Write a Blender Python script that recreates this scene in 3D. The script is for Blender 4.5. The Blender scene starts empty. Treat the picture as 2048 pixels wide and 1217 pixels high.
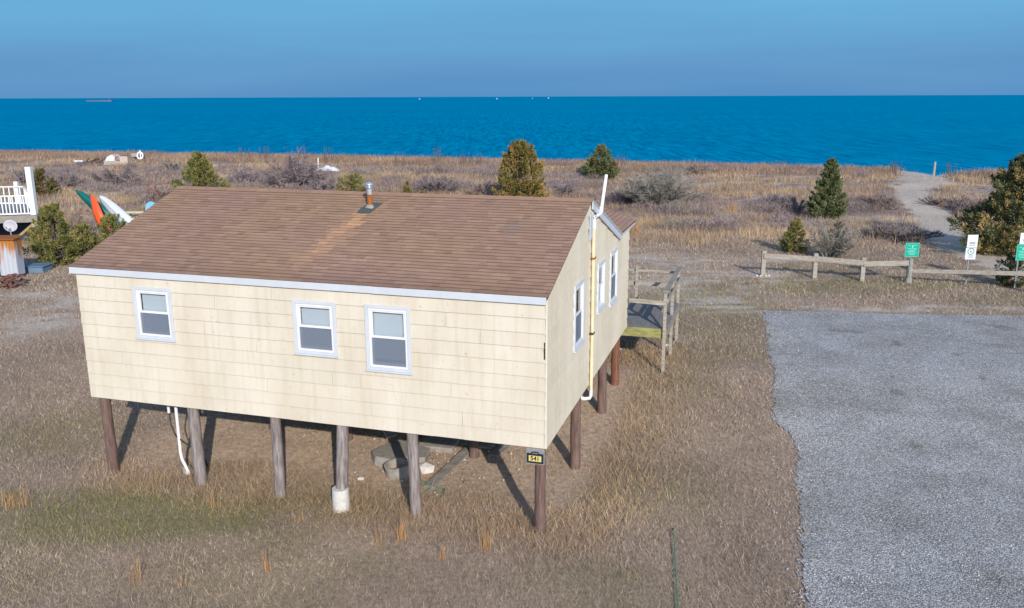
import bpy, bmesh, math, random
import numpy as np
from mathutils import Vector, Matrix
random.seed(7); rng = np.random.default_rng(7)
R = math.radians
C = bpy.context.scene.collection
# ------------------------------------------------------------ camera, sky, sun
HC = 8.0; FPX = 1724.0; PIT = math.atan((608.5-193.5)/FPX); ROLL = R(-0.2)
cam = bpy.data.objects.new('camera', bpy.data.cameras.new('camera')); C.objects.link(cam)
cam.data.sensor_width = 36; cam.data.lens = FPX/2048*36
cam.data.clip_start = 0.1; cam.data.clip_end = 60000
cam.matrix_world = Matrix.Translation((0,0,HC)) @ Matrix.Rotation(math.pi/2-PIT,4,'X') @ Matrix.Rotation(ROLL,4,'Z')
bpy.context.scene.camera = cam
SUN_EL = R(23.2); SUN_AZ = R(165.6)          # sun stands behind the camera, a little to the right
sd = Vector((math.sin(SUN_AZ)*math.cos(SUN_EL), math.cos(SUN_AZ)*math.cos(SUN_EL), math.sin(SUN_EL)))
sun = bpy.data.objects.new('sun', bpy.data.lights.new('sun','SUN')); C.objects.link(sun)
sun.data.energy = 3.45; sun.data.angle = R(0.6); sun.data.color = (1.0,0.90,0.78)
sun.rotation_euler = sd.to_track_quat('Z','Y').to_euler(); sun.location = (0,-20,40)
w = bpy.data.worlds.new('World'); bpy.context.scene.world = w; w.use_nodes = True
nt = w.node_tree; N = nt.nodes; L = nt.links; N.clear()
out = N.new('ShaderNodeOutputWorld')
sky = N.new('ShaderNodeTexSky'); sky.sky_type='NISHITA'; sky.sun_disc=False
sky.sun_elevation=SUN_EL; sky.sun_rotation=SUN_AZ; sky.air_density=1.0; sky.dust_density=0.6; sky.ozone_density=1.5
b1 = N.new('ShaderNodeBackground'); b1.inputs[1].default_value=0.15
L.new(sky.outputs[0], b1.inputs[0])
tc = N.new('ShaderNodeTexCoord'); sx = N.new('ShaderNodeSeparateXYZ'); L.new(tc.outputs['Generated'], sx.inputs[0])
mp = N.new('ShaderNodeMapping'); mp.inputs['Scale'].default_value=(1.2,1.2,14); L.new(tc.outputs['Generated'], mp.inputs[0])
nz = N.new('ShaderNodeTexNoise'); nz.inputs['Scale'].default_value=2.2; nz.inputs['Detail'].default_value=5; nz.inputs['Roughness'].default_value=.45; L.new(mp.outputs[0], nz.inputs[0])
ma = N.new('ShaderNodeMath'); ma.operation='MULTIPLY_ADD'; L.new(nz.outputs[0], ma.inputs[0]); ma.inputs[1].default_value=0.075; L.new(sx.outputs['Z'], ma.inputs[2])
cr = N.new('ShaderNodeValToRGB'); L.new(ma.outputs[0], cr.inputs[0])
e = cr.color_ramp.elements; e[0].position=0.0; e[0].color=(0.069,0.204,0.417,1); e[1].position=0.32; e[1].color=(.30,.50,.82,1)
for p,c in ((.03,(0.079,0.223,0.443,1)),(.065,(0.102,0.257,0.472,1)),(.10,(0.112,0.305,0.525,1)),(.14,(0.123,0.348,0.574,1))):
    x = cr.color_ramp.elements.new(p); x.color=c
b2 = N.new('ShaderNodeBackground'); b2.inputs[1].default_value=1.0; L.new(cr.outputs[0], b2.inputs[0])
mr = N.new('ShaderNodeMapRange'); mr.inputs[1].default_value=.12; mr.inputs[2].default_value=.42; L.new(sx.outputs['Z'], mr.inputs[0])
mx = N.new('ShaderNodeMixShader'); L.new(mr.outputs[0], mx.inputs[0]); L.new(b2.outputs[0], mx.inputs[1]); L.new(b1.outputs[0], mx.inputs[2])
L.new(mx.outputs[0], out.inputs[0])
vs = bpy.context.scene.view_settings; vs.view_transform='Standard'; vs.look='None'; vs.exposure=0.32; vs.gamma=1
# ------------------------------------------------------------ small maths
def sms(a,b,x):
    t = np.clip((np.asarray(x,float)-a)/(b-a),0,1); return t*t*(3-2*t)
def _h(ix,iy,s):
    n = (ix.astype(np.int64)*374761393 + iy.astype(np.int64)*668265263 + s*974634777) & 0x7fffffff
    n = ((n ^ (n>>13))*1274126177) & 0x7fffffff
    return ((n ^ (n>>16)) & 0xffff)/65535.0
def vn(x,y,s=0):
    x=np.asarray(x,float); y=np.asarray(y,float); ix=np.floor(x); iy=np.floor(y); fx=x-ix; fy=y-iy
    fx=fx*fx*(3-2*fx); fy=fy*fy*(3-2*fy)
    a=_h(ix,iy,s); b=_h(ix+1,iy,s); c=_h(ix,iy+1,s); d=_h(ix+1,iy+1,s)
    return (a*(1-fx)+b*fx)*(1-fy)+(c*(1-fx)+d*fx)*fy
def fbm(x,y,s=0,o=4):
    t=0; a=.5; n=0
    for i in range(o): t=t+a*vn(x*2**i,y*2**i,s+i*17); n+=a; a*=.5
    return t/n
def crest(x): return 95.6-0.34*x-0.001*np.clip(x,-90,90)**2
def terr(x,y):
    x=np.asarray(x,float); y=np.asarray(y,float)
    z=.45*sms(16.3,24,y)
    s=crest(x)-y
    far=sms(46,62,y)
    z=z+far*(fbm(x*.08,y*.13,3)-.5)*1.0*sms(-4,14,s)
    z=z+.55*sms(38,5,s)*far
    gap=np.exp(-((x-40.6)/1.6)**2)*sms(24,2,np.abs(s)); z=z-.5*gap
    z=z-3.2*sms(0,-24,s)-2.5*sms(-20,-90,s)
    return z
def ray(px,py):
    v = cam.matrix_world.to_3x3() @ Vector(((px-1024)/FPX, -(py-608.5)/FPX, -1)); return v
def g(px,py,h=0.0):
    d=ray(px,py); z=0.0
    for i in range(14):
        t=(z+h-HC)/d.z; x=d.x*t; y=d.y*t
        if y<1 or y>300: break
        z=.5*z+.5*float(terr(x,y))
    return (x,y,z)
def aty(px,py,Y):
    d=ray(px,py); t=Y/d.y; return (d.x*t, Y, HC+d.z*t)
def zt(x,y): return float(terr(x,y))
# ------------------------------------------------------------ materials
def nodes(name, rough=.85, spec=.3):
    m=bpy.data.materials.new(name); m.use_nodes=True; n=m.node_tree; p=n.nodes['Principled BSDF']
    p.inputs['Roughness'].default_value=rough; p.inputs['Specular IOR Level'].default_value=spec
    return m,n,p
def mat(name, col, rough=.85, var=.12, scale=6, bump=0.0, spec=.3, stretch=(1,1,1), col2=None, metal=0, attr=False, bscale=None):
    m,n,p=nodes(name,rough,spec); p.inputs['Metallic'].default_value=metal
    tc=n.nodes.new('ShaderNodeTexCoord'); mp=n.nodes.new('ShaderNodeMapping'); mp.inputs['Scale'].default_value=stretch
    n.links.new(tc.outputs['Object'],mp.inputs[0])
    nz=n.nodes.new('ShaderNodeTexNoise'); nz.inputs['Scale'].default_value=scale; nz.inputs['Detail'].default_value=7; nz.inputs['Roughness'].default_value=.65
    n.links.new(mp.outputs[0],nz.inputs[0])
    cr=n.nodes.new('ShaderNodeValToRGB'); n.links.new(nz.outputs[0],cr.inputs[0])
    c2=col2 if col2 else tuple(min(1,c*(1+var)) for c in col); c1=tuple(c*(1-var) for c in col) if not col2 else col
    cr.color_ramp.elements[0].position=.33; cr.color_ramp.elements[1].position=.67
    cr.color_ramp.elements[0].color=(*c1,1); cr.color_ramp.elements[1].color=(*c2,1)
    src=cr.outputs[0]
    if attr:
        a=n.nodes.new('ShaderNodeAttribute'); a.attribute_name='col'
        mm=n.nodes.new('ShaderNodeMix'); mm.data_type='RGBA'; mm.blend_type='MULTIPLY'; mm.inputs[0].default_value=1
        n.links.new(src,mm.inputs[6]); n.links.new(a.outputs['Color'],mm.inputs[7]); src=mm.outputs[2]
    n.links.new(src,p.inputs['Base Color'])
    if bump:
        nb=n.nodes.new('ShaderNodeTexNoise'); nb.inputs['Scale'].default_value=bscale or scale*4; nb.inputs['Detail'].default_value=6; n.links.new(mp.outputs[0],nb.inputs[0])
        b=n.nodes.new('ShaderNodeBump'); b.inputs['Strength'].default_value=bump; b.inputs['Distance'].default_value=.02
        n.links.new(nb.outputs[0],b.inputs['Height']); n.links.new(b.outputs[0],p.inputs['Normal'])
    return m
FG=1.25
def amat(name, rough=.9, spec=.1, trans=0.0):            # colour carried by the mesh, leaf by leaf
    m,n,p=nodes(name,rough,spec)
    a=n.nodes.new('ShaderNodeAttribute'); a.attribute_name='col'; n.links.new(a.outputs['Color'],p.inputs['Base Color'])
    if trans:
        t=n.nodes.new('ShaderNodeBsdfTranslucent'); n.links.new(a.outputs['Color'],t.inputs[0])
        s=n.nodes.new('ShaderNodeMixShader'); s.inputs[0].default_value=trans
        o=n.nodes['Material Output']; n.links.new(p.outputs[0],s.inputs[1]); n.links.new(t.outputs[0],s.inputs[2]); n.links.new(s.outputs[0],o.inputs[0])
    return m
M={}
M['trim']=mat('trim_white',(.55,.60,.665),.5,.05,3)
M['vinyl']=mat('vinyl_white',(.74,.76,.79),.4,.03,3)
M['flash']=mat('flashing',(.42,.48,.55),.45,.12,4)
M['blind']=mat('blind_white',(.55,.60,.64),.6,.03,3)
M['curtain']=mat('curtain',(.85,.85,.85),.8,.03,3)
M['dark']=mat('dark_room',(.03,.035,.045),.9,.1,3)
M['pvc']=mat('pvc_white',(.80,.81,.84),.4,.03,3)
M['pvc_cream']=mat('pipe_cream',(.72,.58,.36),.6,.10,1.5,stretch=(1,1,3),col2=(.78,.68,.48))
M['rust']=mat('rust',(.20,.06,.02),.9,.3,25,col2=(.38,.15,.04))
M['galv']=mat('galvanised',(.42,.47,.52),.4,.15,20,metal=.4)
M['tar']=mat('tar_flashing',(.09,.10,.11),.7,.25,14)
M['pile_grey']=mat('pile_grey',(.13,.105,.10),.9,.2,7,bump=.6,stretch=(3,3,.35),col2=(.36,.33,.33))
M['pile_brown']=mat('pile_brown',(.095,.060,.052),.9,.2,7,bump=.6,stretch=(3,3,.35),col2=(.22,.15,.13))
M['pile_red']=mat('pile_red',(.13,.055,.038),.9,.2,7,bump=.6,stretch=(3,3,.35),col2=(.27,.13,.09))
M['concrete']=mat('concrete',(.52,.51,.50),.9,.1,12,bump=.3,col2=(.66,.66,.64))
M['concrete_old']=mat('concrete_old',(.25,.23,.21),.9,.2,8,bump=.5,col2=(.38,.36,.33))
M['wood_grey']=mat('wood_grey',(.19,.175,.155),.9,.2,5,bump=.5,stretch=(1,1,6),col2=(.36,.345,.31))
M['wood_rail']=mat('wood_rail',(.24,.22,.19),.9,.2,4,bump=.5,stretch=(.5,3,6),col2=(.46,.43,.38))
M['wood_deck']=mat('wood_deck',(.14,.14,.145),.85,.2,5,bump=.4,stretch=(4,1,1),col2=(.25,.25,.25))
M['wood_green']=mat('wood_mossy',(.20,.20,.075),.9,.2,5,bump=.4,stretch=(1,3,3),col2=(.36,.36,.15))
M['wood_beam']=mat('wood_beam',(.11,.08,.06),.9,.2,5,bump=.4)
M['roofdeck']=mat('roof_edge',(.16,.10,.075),.9,.2,8)
M['shingle']=mat('roof_shingle',(.90,.90,.90),.95,.2,60,bump=.4,attr=True,col2=(1.08,1.08,1.08),bscale=150)
M['steel']=mat('sign_post_steel',(.27,.31,.33),.6,.1,6)
M['sign_green']=mat('sign_green',(.0,.36,.27),.45,.06,3)
M['sign_white']=mat('sign_white',(.66,.72,.80),.45,.05,3)
M['ink']=mat('sign_ink',(.10,.12,.15),.6,.1,3)
M['ink_green']=mat('sign_ink_green',(.05,.25,.14),.6,.1,3)
M['ink_pale']=mat('sign_ink_pale',(.25,.62,.52),.5,.05,3)
M['plate_navy']=mat('plate_navy',(.018,.028,.055),.4,.1,5)
M['plate_yellow']=mat('plate_yellow',(.68,.56,.16),.5,.1,5)
M['plate_board']=mat('plate_board',(.26,.26,.27),.9,.2,15)
M['hose_green']=mat('hose_green',(.02,.26,.16),.5,.1,5)
M['cable']=mat('cable_dark',(.03,.045,.04),.6,.1,5)
M['kayak_green']=mat('kayak_green',(.01,.13,.125),.35,.1,2)
M['kayak_orange']=mat('kayak_orange',(.80,.10,.03),.35,.06,2)
M['kayak_white']=mat('kayak_white',(.55,.62,.72),.35,.06,2)
M['kayak_trim']=mat('kayak_trim',(.30,.35,.42),.5,.1,2)
M['cream']=mat('cream_paint',(.72,.66,.42),.7,.08,4)
M['blue_paint']=mat('blue_paint',(.20,.48,.68),.6,.06,4)
M['rail_white']=mat('rail_white',(.74,.80,.86),.5,.04,3)
M['dish']=mat('dish_grey',(.50,.51,.58),.5,.05,3)
M['brick']=mat('brick_heap',(.17,.085,.07),.95,.3,9,bump=.5)
M['tin']=mat('tin_sheet',(.42,.48,.56),.5,.15,5,stretch=(4,4,.6))
M['stone']=mat('white_stone',(.60,.57,.54),.9,.15,9)
M['tarp']=mat('white_tarp',(.62,.66,.72),.6,.08,3)
M['drift']=mat('driftwood',(.12,.09,.08),.95,.3,6)
M['boxgrey']=mat('weathered_box',(.36,.33,.30),.9,.12,5)
M['hull']=mat('boat_white',(.75,.78,.82),.5,.05,1)
M['barge']=mat('barge_red',(.12,.13,.24),.8,.2,.1)
M['rocks']=mat('breakwater_rock',(.05,.13,.17),.95,.25,.2)
M['foliage']=amat('foliage',.85,.15,.12)
M['grass']=amat('grass_blades',.9,.05,.18)
M['twig']=amat('twigs',.9,.05)
M['bark']=mat('bark',(.10,.07,.055),.95,.25,9,bump=.5,stretch=(2,2,.5))
# ------------------------------------------------------------ mesh helpers
def tag(o,label=None,cat=None,group=None,kind=None):
    if label: o['label']=label
    if cat: o['category']=cat
    if group: o['group']=group
    if kind: o['kind']=kind
    return o
def empty(name,loc,rz=0,**k):
    o=bpy.data.objects.new(name,None); C.objects.link(o); o.location=loc; o.rotation_euler=(0,0,rz); o.empty_display_size=.2
    return tag(o,**k)
def rawmesh(name,co,faces_flat,sizes,col=None,domain='POINT'):
    me=bpy.data.meshes.new(name); co=np.asarray(co,np.float32)
    me.vertices.add(len(co)); me.vertices.foreach_set('co',co.ravel())
    ff=np.asarray(faces_flat,np.int32); me.loops.add(len(ff)); me.loops.foreach_set('vertex_index',ff)
    sizes=np.asarray(sizes,np.int32); me.polygons.add(len(sizes))
    me.polygons.foreach_set('loop_start',np.concatenate(([0],np.cumsum(sizes)[:-1])).astype(np.int32))
    me.update(calc_edges=True)
    if col is not None:
        a=me.color_attributes.new('col','FLOAT_COLOR',domain); c=np.ones((len(col),4),np.float32); c[:,:3]=col; a.data.foreach_set('color',c.ravel())
    return me
def link(name,me,m,parent=None,loc=None):
    o=bpy.data.objects.new(name,me); C.objects.link(o)
    if m: me.materials.append(m)
    if parent: o.parent=parent
    if loc: o.location=loc
    return o
class MB:
    def __init__(s): s.v=[]; s.f=[]; s.c=[]; s.cc=(1,1,1)
    def add(s,vs,fs):
        n=len(s.v); s.v+= [tuple(p) for p in vs]; s.c+=[s.cc]*len(vs); s.f+=[tuple(i+n for i in f) for f in fs]
    def box(s,a,b):      # two corners
        x0,y0,z0=[min(p,q) for p,q in zip(a,b)]; x1,y1,z1=[max(p,q) for p,q in zip(a,b)]
        s.add([(x0,y0,z0),(x1,y0,z0),(x1,y1,z0),(x0,y1,z0),(x0,y0,z1),(x1,y0,z1),(x1,y1,z1),(x0,y1,z1)],
              [(0,3,2,1),(4,5,6,7),(0,1,5,4),(1,2,6,5),(2,3,7,6),(3,0,4,7)])
    def bar(s,p,q,wd,ht,up=(0,0,1),wob=0):   # rectangular beam from p to q
        p=Vector(p); q=Vector(q); d=(q-p).normalized(); u=Vector(up)
        if abs(d.dot(u))>.98: u=Vector((0,1,0))
        r=d.cross(u).normalized(); u=r.cross(d)
        vs=[]
        for c in (p,q):
            for a,b in ((-1,-1),(1,-1),(1,1),(-1,1)): vs.append(c+r*a*wd/2+u*b*ht/2)
        s.add(vs,[(0,1,2,3),(7,6,5,4),(0,4,5,1),(1,5,6,2),(2,6,7,3),(3,7,4,0)])
    def tube(s,pts,rad,n=10,cap=True):
        pts=[Vector(p) for p in pts]; rad=rad if isinstance(rad,(list,tuple)) else [rad]*len(pts)
        vs=[]; ref=Vector((.31,.95,.08)).normalized()
        for i,p in enumerate(pts):
            d=(pts[min(i+1,len(pts)-1)]-pts[max(i-1,0)]).normalized()
            if abs(d.dot(ref))>.95: ref=Vector((0,.1,1)).normalized()
            a=d.cross(ref).normalized(); b=d.cross(a)
            for k in range(n):
                t=2*math.pi*k/n; vs.append(p+(a*math.cos(t)+b*math.sin(t))*rad[i])
        fs=[]
        for i in range(len(pts)-1):
            for k in range(n):
                k2=(k+1)%n; fs.append((i*n+k,i*n+k2,(i+1)*n+k2,(i+1)*n+k))
        if cap: fs.append(tuple(range(n-1,-1,-1))); fs.append(tuple(range((len(pts)-1)*n,len(pts)*n)))
        s.add(vs,fs)
    def prism(s,poly,d,):   # planar polygon (3-D points) extruded by vector d
        n=len(poly); d=Vector(d); vs=[Vector(p) for p in poly]+[Vector(p)+d for p in poly]
        s.add(vs,[tuple(range(n-1,-1,-1)),tuple(range(n,2*n))]+[(i,(i+1)%n,(i+1)%n+n,i+n) for i in range(n)])
    def lump(s,c,r,n=2,j=.2):
        bm=bmesh.new(); bmesh.ops.create_icosphere(bm,subdivisions=n,radius=1)
        vs=[(c[0]+v.co.x*r[0]*(1+random.uniform(-j,j)),c[1]+v.co.y*r[1]*(1+random.uniform(-j,j)),c[2]+v.co.z*r[2]*(1+random.uniform(-j,j))) for v in bm.verts]
        fs=[tuple(v.index for v in f.verts) for f in bm.faces]; bm.free(); s.add(vs,fs)
    def build(s,name,m,parent=None,smooth=False,bevel=0,col=False,loc=None):
        me=bpy.data.meshes.new(name); me.from_pydata(s.v,[],s.f)
        if col:
            a=me.color_attributes.new('col','FLOAT_COLOR','POINT'); a.data.foreach_set('color',[x for c in s.c for x in (*c,1)])
        bm=bmesh.new(); bm.from_mesh(me); bmesh.ops.recalc_face_normals(bm,faces=bm.faces)
        if bevel: bmesh.ops.bevel(bm,geom=list(bm.edges),offset=bevel,segments=1,affect='EDGES')
        bm.to_mesh(me); bm.free()
        if smooth:
            me.polygons.foreach_set('use_smooth',[True]*len(me.polygons))
            me.set_sharp_from_angle(angle=R(40))
        return link(name,me,m,parent,loc)
def copy_tree(o,parent=None):
    c=o.copy(); C.objects.link(c)
    if parent: c.parent=parent
    for ch in list(o.children): copy_tree(ch,c)
    return c
def text(name,body,size,m,parent,loc,rot,depth=.004,bold=0):
    cu=bpy.data.curves.new('t','FONT'); cu.body=body; cu.size=size; cu.align_x='CENTER'; cu.align_y='CENTER'; cu.extrude=depth; cu.offset=bold
    t=bpy.data.objects.new('t',cu); C.objects.link(t); dg=bpy.context.evaluated_depsgraph_get(); me=bpy.data.meshes.new_from_object(t.evaluated_get(dg))
    bpy.data.objects.remove(t); me.name=name; me.materials.clear()
    o=link(name,me,m,parent); o.location=loc; o.rotation_euler=rot; return o
# ------------------------------------------------------------ zones of the ground (colour and what grows)
HX,HY=0.60,14.623; HA=R(-16.8); HZ=1.78
ex=(math.cos(HA),math.sin(HA)); ey=(-math.sin(HA),math.cos(HA))
def hl(x,y): dx=x-HX; dy=y-HY; return dx*ex[0]+dy*ex[1], dx*ey[0]+dy*ey[1]
def hw(lx,ly,z=0): return (HX+lx*ex[0]+ly*ey[0], HY+lx*ex[1]+ly*ey[1], z)
lotpoly=[(3.0,2),(3.8,9),(4.8,13)]+[g(*p)[:2] for p in ((1600,1100),(1597,1020),(1588,960),(1583,900),(1565,865),(1548,835),(1536,795),(1543,760),(1544,720),(1536,680),(1531,650),(1528,623),(1700,626),(1900,630),(2060,634))]+[(34,30),(60,28),(60,2)]
def inpoly(x,y,poly):
    x=np.asarray(x,float); y=np.asarray(y,float); r=np.zeros(x.shape,bool); n=len(poly)
    for i in range(n):
        x0,y0=poly[i]; x1,y1=poly[(i+1)%n]
        if y0==y1: continue
        c=((y0>y)!=(y1>y)) & (x<(x1-x0)*(y-y0)/(y1-y0)+x0); r^=c
    return r
pathpts=[g(*p)[:2] for p in ((2060,556),(2010,530),(1950,508),(1885,482),(1880,450),(1852,420),(1822,398),(1822,378),(1848,362),(1836,350),(1838,342))]
pathw=[1.3,1.2,1.1,1.1,1.2,1.3,1.3,1.3,2.3,1.0,1.0]
def dpath(x,y):
    d=np.full(np.shape(x),99.0)
    for (a,b),(c,e2),w0,w1 in zip(pathpts[:-1],pathpts[1:],pathw[:-1],pathw[1:]):
        vx,vy=c-a,e2-b; t=np.clip(((x-a)*vx+(y-b)*vy)/(vx*vx+vy*vy),0,1)
        d=np.minimum(d,np.hypot(x-a-t*vx,y-b-t*vy)/(w0+(w1-w0)*t))
    return d
def blob(x,y,cx,cy,rx,ry): return np.exp(-(((x-cx)/rx)**2+((y-cy)/ry)**2)**2)
SB=[]
for px,py,rx,ry in ((1360,560,3.6,3.0),(1330,520,3.5,1.6),(1450,555,4.5,1.8),(1440,610,3.4,1.5),(60,650,1.8,2.2),(110,610,1.4,1.6),(60,590,1.5,.8),(1300,425,3.2,1.6),(1480,397,5,1.5),(1640,450,5,1.6),(1760,440,5,2),(1710,475,3,1.2),(1900,368,4,1.0),(1960,372,5,1.2),(1930,398,6,.8),(280,386,5,1.2),(1250,440,3,1),(720,415,4,1.2),(1560,520,3,.7),(1990,440,4,1.2),(1700,615,6,.5),(1850,618,5,.5)):
    a=g(px,py); SB.append((a[0],a[1],rx,ry))
def zones(x,y):
    x=np.asarray(x,float); y=np.asarray(y,float)
    n1=fbm(x*.5,y*.9,11); n2=fbm(x*.22,y*.22,21); n3=fbm(x*1.3,y*2.6,31)
    sand=np.zeros(x.shape)
    for cx,cy,rx,ry in SB: sand=np.maximum(sand,blob(x,y,cx,cy,rx,ry)*.95)
    far=sms(44,52,y)
    streak=sms(.59,.68,fbm(x*.05+3,y*.30,41))*far*.8
    sand=np.maximum(sand,streak)
    sand=sand*sms(.36,.60,n3*.6+n1*.4)
    pa=sms(1.15,.80,dpath(x,y)+(n3-.5)*1.5)
    sand=np.maximum(sand,pa)
    s=crest(x)-y; sand=np.maximum(sand,sms(-1.5,-4,s))
    green=sms(.52,.72,n2)*.45
    for cx,cy,rx,ry,k in ((-7.6,15.6,3.3,1.3,1.5),(-10.5,15.9,1.5,.8,1.0),(-5,16.0,2.2,.5,1.3),(-3.4,15.7,.9,.4,1.2),(2.5,16.5,1.8,1.4,.5),(7.0,31,3,3,.8),(13,34.5,7,1.6,.8),(1.5,12.8,1.6,.9,.5),(-19,26.5,1.2,.5,1.2),(-10.8,19.5,1.6,1.6,.6),(3,21,1.5,2.5,.3),(-7,13,2,1,.3)):
        green=np.maximum(green,k*blob(x,y,cx,cy,rx,ry))
    green=green*(1-far)*(.25+1.1*n1)
    lx,ly=hl(x,y)
    dirt=sms(-.4,.9,lx+10.3)*sms(.9,-.2,lx)*sms(.2,1.6,ly+ (n1-.5)*1.5)*sms(10.4,8.8,ly)
    orange=sms(2.2,.2,np.abs(lx-.2))*sms(-1.0,.8,ly)*sms(13,10,ly)+ sms(-11,-9,lx)*sms(1.5,0,lx)*sms(-1.2,-.2,ly+(n1-.5))*sms(2.4,.8,ly)
    orange=np.clip(orange,0,1)
    return sand,green,dirt,orange,pa
# ------------------------------------------------------------ ground
ys=np.concatenate([np.linspace(-40,6,24),np.linspace(6.2,48,280),np.linspace(48.3,135,260),np.linspace(137,330,50)])
xs=np.concatenate([np.linspace(-400,-62,40),np.linspace(-61,61,520),np.linspace(62,400,40)])
X,Y=np.meshgrid(xs,ys); Z=terr(X,Y)
near=sms(70,40,Y)
Z=Z+ (fbm(X*1.5,Y*1.5,51)-.5)*.05*near
nx,ny=len(xs),len(ys); idx=np.arange(nx*ny).reshape(ny,nx)
F=np.stack([idx[:-1,:-1],idx[:-1,1:],idx[1:,1:],idx[1:,:-1]],-1).reshape(-1,4)
sa,gr,di,orr,pa=zones(X,Y)
sandc=np.array([.50,.445,.395]); soil=np.array([.33,.26,.21]); grn=np.array([.15,.145,.075]); dirtc=np.array([.47,.365,.28]); fieldc=np.array([.275,.215,.19])
def mixc(a,b,t): return a*(1-t[...,None])+b*t[...,None]
base=mixc(np.broadcast_to(soil,X.shape+(3,)),np.broadcast_to(fieldc,X.shape+(3,)),sms(44,52,Y))
base=base*(.75+.5*fbm(X*.7,Y*.7,61))[...,None]
base=mixc(base,grn,np.clip(gr,0,1)*.6); base=mixc(base,dirtc,np.clip(di,0,1)*.9); base=mixc(base,sandc,np.clip(sa,0,1))
me=rawmesh('ground',np.stack([X,Y,Z],-1).reshape(-1,3),F.ravel(),np.full(len(F),4),base.reshape(-1,3))
me.polygons.foreach_set('use_smooth',[True]*len(me.polygons))
m=mat('ground_soil',(.68,.68,.68),.95,.3,9,bump=.9,col2=(1.30,1.28,1.25),attr=True,bscale=22)
tag(link('ground',me,m),kind='structure')
# gravel lot
cs=.07; gx=np.arange(2.0,46,cs); gy=np.arange(3,34,cs); GX,GY=np.meshgrid(gx,gy)
PX=GX+(fbm(GX*.9,GY*.9,71)-.5)*.55+(vn(GX*6,GY*6,72)-.5)*.14+(vn(GX*14,GY*14,74)-.5)*.12; PY=GY+(fbm(GX*1.2,GY*1.2,73)-.5)*.5
ok=inpoly(PX,PY,lotpoly)
GZ=terr(GX,GY)+(fbm(GX*1.5,GY*1.5,51)-.5)*.05+.012+sms(.0,.3,fbm(GX*1.0,GY*1.0,75))*.01
gi=np.arange(GX.size).reshape(GX.shape); c4=ok[:-1,:-1]&ok[1:,:-1]&ok[:-1,1:]&ok[1:,1:]
F=np.stack([gi[:-1,:-1],gi[:-1,1:],gi[1:,1:],gi[1:,:-1]],-1)[c4]
me=rawmesh('gravel_lot',np.stack([GX,GY,GZ],-1).reshape(-1,3),F.ravel(),np.full(len(F),4))
me.polygons.foreach_set('use_smooth',[True]*len(me.polygons))
m,n,p=nodes('gravel',.95,.15)
tcn=n.nodes.new('ShaderNodeTexCoord'); v1=n.nodes.new('ShaderNodeTexVoronoi'); v1.inputs['Scale'].default_value=46; n.links.new(tcn.outputs['Object'],v1.inputs[0])
bw=n.nodes.new('ShaderNodeRGBToBW'); n.links.new(v1.outputs['Color'],bw.inputs[0])
r1=n.nodes.new('ShaderNodeValToRGB'); n.links.new(bw.outputs[0],r1.inputs[0])
r1.color_ramp.elements[0].position=.12; r1.color_ramp.elements[0].color=(.185,.19,.197,1); r1.color_ramp.elements[1].position=.9; r1.color_ramp.elements[1].color=(.70,.705,.71,1)
x=r1.color_ramp.elements.new(.5); x.color=(.335,.34,.352,1)
n2=n.nodes.new('ShaderNodeTexNoise'); n2.inputs['Scale'].default_value=.55; n2.inputs['Detail'].default_value=6; n2.inputs['Roughness'].default_value=.6; n.links.new(tcn.outputs['Object'],n2.inputs[0])
r2=n.nodes.new('ShaderNodeValToRGB'); n.links.new(n2.outputs[0],r2.inputs[0]); r2.color_ramp.elements[0].position=.35; r2.color_ramp.elements[0].color=(.78,.77,.74,1); r2.color_ramp.elements[1].position=.65; r2.color_ramp.elements[1].color=(1.08,1.08,1.1,1)
n3=n.nodes.new('ShaderNodeTexNoise'); n3.inputs['Scale'].default_value=.9; n3.inputs['Detail'].default_value=3; n.links.new(tcn.outputs['Object'],n3.inputs[0])
r3=n.nodes.new('ShaderNodeValToRGB'); n.links.new(n3.outputs[0],r3.inputs[0]); r3.color_ramp.elements[0].position=.28; r3.color_ramp.elements[0].color=(.60,.58,.52,1); r3.color_ramp.elements[1].position=.34; r3.color_ramp.elements[1].color=(1,1,1,1)
m1=n.nodes.new('ShaderNodeMix'); m1.data_type='RGBA'; m1.blend_type='MULTIPLY'; m1.inputs[0].default_value=1; n.links.new(r1.outputs[0],m1.inputs[6]); n.links.new(r2.outputs[0],m1.inputs[7])
m2=n.nodes.new('ShaderNodeMix'); m2.data_type='RGBA'; m2.blend_type='MULTIPLY'; m2.inputs[0].default_value=.7; n.links.new(m1.outputs[2],m2.inputs[6]); n.links.new(r3.outputs[0],m2.inputs[7])
n.links.new(m2.outputs[2],p.inputs['Base Color'])
b=n.nodes.new('ShaderNodeBump'); b.inputs['Strength'].default_value=.9; b.inputs['Distance'].default_value=.02; n.links.new(v1.outputs['Distance'],b.inputs['Height']); b.invert=True; n.links.new(b.outputs[0],p.inputs['Normal'])
tag(link('gravel_lot',me,m),kind='structure')
# loose stones, larger ones, over the lot
def stones(name,x,y,z,r,col,label,m):
    o8=np.array([(1,0,0),(0,1,0),(-1,0,0),(0,-1,0),(0,0,.7),(0,0,-.7)]); f8=np.array([(0,1,4),(1,2,4),(2,3,4),(3,0,4),(1,0,5),(2,1,5),(3,2,5),(0,3,5)])
    n=len(x); a=rng.uniform(0,6.28,n); v=o8[None]*r[:,None,None]*rng.uniform(.6,1.2,(n,6,1)); ca,sa_=np.cos(a)[:,None],np.sin(a)[:,None]
    vx=v[...,0]*ca-v[...,1]*sa_; vy=v[...,0]*sa_+v[...,1]*ca; co=np.stack([vx+x[:,None],vy+y[:,None],v[...,2]+z[:,None]],-1).reshape(-1,3)
    ff=(f8[None]+ (np.arange(n)*6)[:,None,None]).reshape(-1)
    me=rawmesh(name,co,ff,np.full(n*8,3),np.repeat(col,6,0))
    return tag(link(name,me,m),label=label,kind='stuff')
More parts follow.
